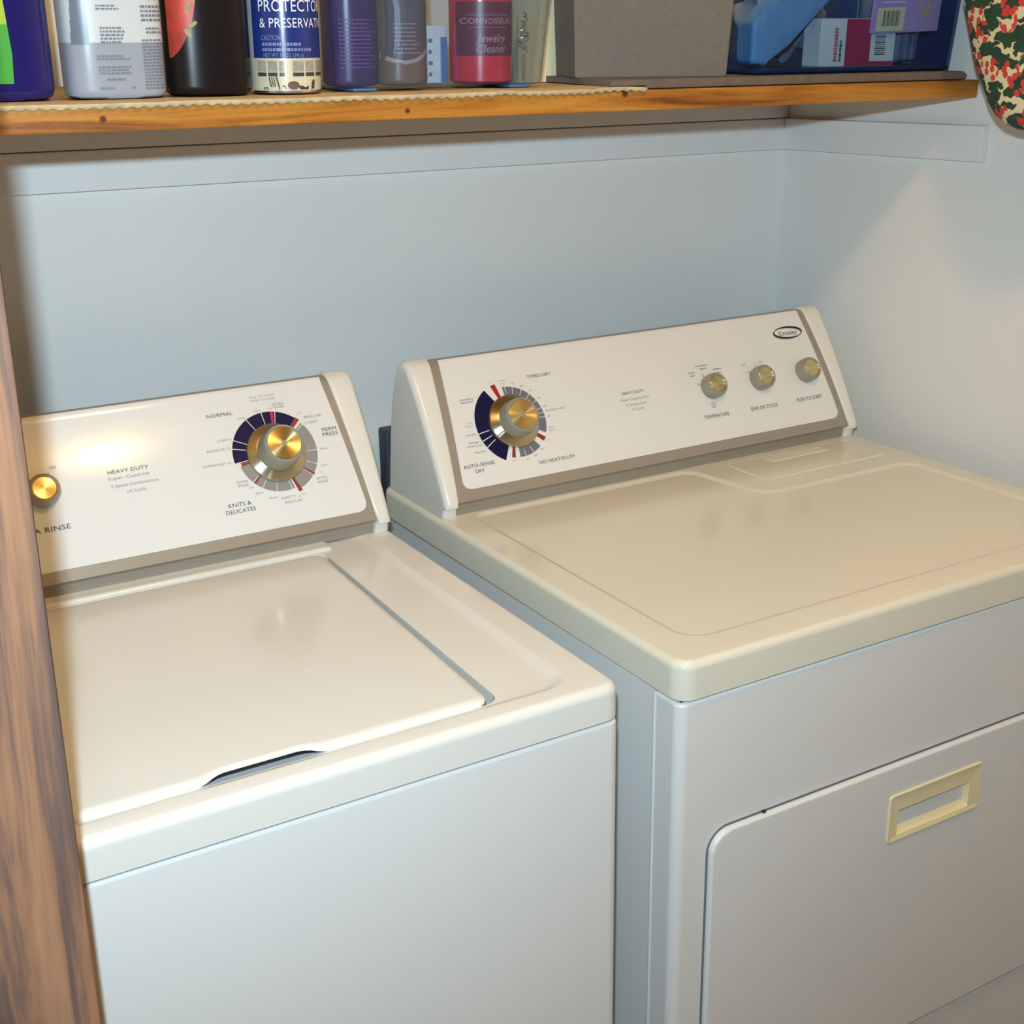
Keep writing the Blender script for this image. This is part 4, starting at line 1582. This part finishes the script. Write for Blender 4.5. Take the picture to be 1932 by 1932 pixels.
def slab(bm, outline, y0, y1, wob=0.0, seed=0, seg=3, bulge=0.004):
    """soft slab from an outline in x, z"""
    rn = random.Random(seed)
    cxm = sum(p[0] for p in outline) / len(outline)
    czm = sum(p[1] for p in outline) / len(outline)
    pts = round_poly(outline, 0.006, 3)
    jit = [(rn.uniform(-wob, wob), rn.uniform(-wob, wob)) for _ in pts]
    def lp(y, k):
        return [(cxm + (x - cxm) * k + j[0], y, czm + (z - czm) * k + j[1]) for (x, z), j in zip(pts, jit)]
    ls = [lp(y0, 0.90), lp(y0 + bulge * 0.4, 0.96), lp(y0 + bulge, 1.0), lp(y1 - bulge, 1.0), lp(y1, 0.95)]
    vs = [loop_verts(bm, l) for l in ls]
    for a, b in zip(vs, vs[1:]):
        bridge(bm, a, b)
    for v_, flip in ((vs[0], True), (vs[-1], False)):
        c = bm.verts.new((cxm, v_[0].co.y - (0.003 if flip else -0.002), czm))
        for i in range(len(v_)):
            q = (v_[i], v_[(i + 1) % len(v_)], c)
            bm.faces.new(q)


bm = bmesh.new()
slab(bm, [(0.414, zb + 0.005), (0.436, zb + 0.0035), (0.470, zb + 0.024), (0.560, zb + 0.100), (0.500, zb + 0.118), (0.414, zb + 0.054)], 0.418, 0.452, 0.001, 5)
o = finish('folded_cloth', bm, 'cloth_blue')
tag(o, 'light blue folded cloth slanting up at the left inside the deep blue bin', 'cloth')

bm = bmesh.new()
r = bmesh.ops.create_icosphere(bm, subdivisions=4, radius=1.0)
rn = random.Random(3)
from mathutils import noise
for v in bm.verts:
    d = v.co.normalized()
    k = 1 + 0.35 * noise.noise(d * 2.2 + Vector((3, 1, 7))) + 0.16 * noise.noise(d * 6.0)
    v.co = Vector((0.535 + d.x * k * 0.060, 0.505 + d.y * k * 0.042, zb + 0.066 + d.z * k * 0.055))
o = finish('plastic_bag', bm, 'cloth_gray', smooth=80)
tag(o, 'crumpled greyish plastic bag behind the white and red carton', 'bag')

# carton: white left end, white and red front
ct = math.radians(-3)
t = thing('red_white_carton', 'white carton with a dark red band at the front of the deep blue bin', 'carton', (0.59, 0.43, zb))


def crt(u, d, v):
    return Vector((0.5270 + u * math.cos(ct) - d * math.sin(ct) * 0 + d * 0.10, 0.4200 + u * math.sin(ct) + d, zb + v))


bm = bmesh.new()
cw, cd, chh = 0.128, 0.034, 0.0590
ls = []
for v, k in ((0, 0.0006), (0.0006, 0), (chh - 0.0006, 0), (chh, 0.0006)):
    ls.append([tuple(crt(u, d, v)) for u, d in ((k, k), (cw - k, k), (cw - k, cd - k), (k, cd - k))])
loft(bm, ls)
finish('carton_body', bm, 'carton_white', t, smooth=20)
bm = bmesh.new()
fc = lambda u, v: crt(u, -0.0004, v)
add_patch(bm, fc, 0.043, 0.0855, 0.0005, chh - 0.0005, 2, 2, 0)
add_patch(bm, fc, 0.0855, 0.1275, 0.0005, 0.006, 1, 1, 0)
add_patch(bm, lambda u, v: crt(u, -0.0007, v), 0.0865, 0.1180, 0.0065, 0.044, 1, 1, 1)
for k in range(11):
    zz = 0.014 + k * 0.0024
    add_patch(bm, lambda u, v: crt(u, -0.0010, v), 0.0930, 0.1110, zz, zz + (0.0008 if k % 3 else 0.0015), 1, 1, 2)
micro_lines(bm, lambda u, v: crt(0.0235 + (v - 0.0) * 1.0, -0.0007, u), 0.006, 0.050, 0.0, 0.0065, 1, 3, 8, 0.9)
micro_lines(bm, lambda u, v: crt(0.0325 + (v - 0.0) * 1.0, -0.0007, u), 0.006, 0.036, 0.0, 0.0045, 1, 4, 9, 0.9)
finish('carton_print', bm, ['carton_red', 'carton_white', 'photo_dark', 'carton_letter_red', 'carton_letter_green'], t, smooth=0)

# lilac card box leaning on the carton
t = thing('lilac_box', 'lilac card box with gold outline and barcode leaning on the red banded carton', 'box', (0.67, 0.41, zb + 0.040))
tl = math.radians(-5)


def lil(u, d, v):
    return Vector((0.6080 + u * math.cos(tl) - v * math.sin(tl), 0.4068 + d + v * 0.02, zb + 0.0405 + u * math.sin(tl) * -0.3 + v * math.cos(tl)))


bm = bmesh.new()
ls = []
for v, k in ((0, 0.0004), (0.0004, 0), (0.1096, 0), (0.11, 0.0004)):
    ls.append([tuple(lil(u, d, v)) for u, d in ((k, k), (0.118 - k, k), (0.118 - k, 0.0085 - k), (k, 0.0085 - k))])
loft(bm, ls)
finish('box_body', bm, 'card_lilac', t, smooth=20)
bm = bmesh.new()
lf = lambda o_: (lambda u, v: lil(u, -o_, v))
add_patch(bm, lf(0.0004), 0.0015, 0.0520, 0.0025, 0.0315, 1, 1, 0)
for k in range(12):
    u = 0.0130 + k * 0.0026
    add_patch(bm, lf(0.0007), u, u + (0.0009 if k % 3 else 0.0017), 0.0085, 0.0275, 1, 1, 1)


def stroke(p, q, w=0.0010, mi=2):
    d = Vector((q[0] - p[0], q[1] - p[1])).normalized()
    n_ = Vector((-d.y, d.x)) * w
    add_poly(bm, lf(0.0006), [(p[0] - n_.x, p[1] - n_.y), (q[0] - n_.x, q[1] - n_.y), (q[0] + n_.x, q[1] + n_.y), (p[0] + n_.x, p[1] + n_.y)], mi)


for k in range(3):
    b_ = 0.018 + 0.026 * k
    stroke((0.0920, b_), (0.0790, b_ + 0.0160))
    stroke((0.0790, b_ + 0.0160), (0.0800, b_ + 0.0340))
    stroke((0.0920, b_), (0.1090, b_ + 0.0140))
    stroke((0.0800, b_ + 0.0340), (0.0930, b_ + 0.0200))
    stroke((0.0930, b_ + 0.0200), (0.1100, b_ + 0.0350))
    stroke((0.0920, b_), (0.0930, b_ + 0.0260))
micro_lines(bm, lf(0.0006), 0.008, 0.055, 0.036, 0.040, 1, 3, 41, 0.5)
micro_lines(bm, lf(0.0006), 0.008, 0.060, 0.042, 0.046, 1, 3, 42, 0.5)
add_text(bm, 'CLEAR BOX', lf(0.0006), 0.0330, 0.0530, 0.0058, 0.0480, mi=4)
finish('box_print', bm, ['card_label', 'photo_dark', 'card_gold', 'letter_white', 'card_violet'], t, smooth=0)

# dark pleated bag at the right of the bin
bm = bmesh.new()
ls = []
for q, k in ((0.0, 0.35), (0.02, 0.8), (0.05, 1.0), (0.4, 1.05), (0.75, 0.95), (0.95, 0.8), (1.0, 0.5)):
    lp = []
    for i in range(72):
        a = 2 * PI * i / 72
        pl_ = 1 + 0.07 * math.sin(a * 18) * (0.3 + q)
        lp.append((0.7080 + 0.036 * k * pl_ * math.cos(a), 0.478 + 0.040 * k * pl_ * math.sin(a), zb + 0.132 * q))
    ls.append(lp)
loft(bm, ls)
o = finish('pleated_bag', bm, 'bag_dark', smooth=60)
tag(o, 'dark blue pleated bag at the right inside the deep blue bin', 'bag')

# the shelf tips up a little towards the wall, and all that stands on it with it
ON_SHELF = set(o.name for o in COL.objects if o.parent is None) - BEFORE
piv = Vector((0, 0.375, 1.4205))
TM4 = Matrix.Translation(piv) @ Matrix.Rotation(math.atan(TILT), 4, 'X') @ Matrix.Translation(-piv)
bpy.context.view_layer.update()
for o in list(COL.objects):
    if o.parent is None and o.type in ('MESH', 'EMPTY') and (o in (shelf, liner) or o.name in ON_SHELF):
        o.matrix_world = TM4 @ o.matrix_world

# --- holly print bag on the right wall
t = thing('fabric_bag', 'cream bag with holly and red berry print on the right wall past the shelf', 'bag', (0.6525, 0.1648, 1.388))
secs = [(1.3909, 0.0097, 0.0117), (1.3924, 0.0214, 0.0292), (1.3972, 0.0301, 0.0447), (1.4070, 0.0350, 0.0593), (1.4215, 0.0379, 0.0719), (1.4701, 0.0408, 0.1001), (1.5430, 0.0437, 0.1273), (1.6159, 0.0437, 0.1322), (1.7131, 0.0389, 0.1264), (1.7617, 0.0292, 0.1069), (1.7812, 0.0117, 0.0680)]
bm = bmesh.new()
loft(bm, [superloop(0.6525, 0.1648, z, a, b, 2.3, 64) for z, a, b in secs])
finish('bag_body', bm, 'holly_cloth', t, smooth=80)
bm = bmesh.new()
tube(bm, [(0.6525, 0.1648 + b + 0.001, z) for z, a, b in reversed(secs)] + [(0.6525, 0.1648, 1.3878)] + [(0.6525, 0.1648 - b - 0.001, z) for z, a, b in secs], 0.0035)
finish('bag_dark_tube', bm, 'bag_dark_tube', t)  # dark tube following the outline of the bag
bm = bmesh.new()
tube(bm, [(0.6525, 0.105, 1.775), (0.6525, 0.120, 1.85), (0.6535, 0.165, 1.90), (0.6525, 0.210, 1.85), (0.6525, 0.225, 1.775)], 0.006)
finish('bag_strap', bm, 'bag_dark_tube', t)
peg = thing('wall_peg', 'peg on the right wall carrying the holly print bag', 'peg', (WX, 0.165, 1.89))
bm = bmesh.new()
tube(bm, [(WX - 0.0005, 0.165, 1.888), (0.66, 0.165, 1.888), (0.635, 0.165, 1.899)], 0.005)
finish('peg_body', bm, 'can_rim', peg)
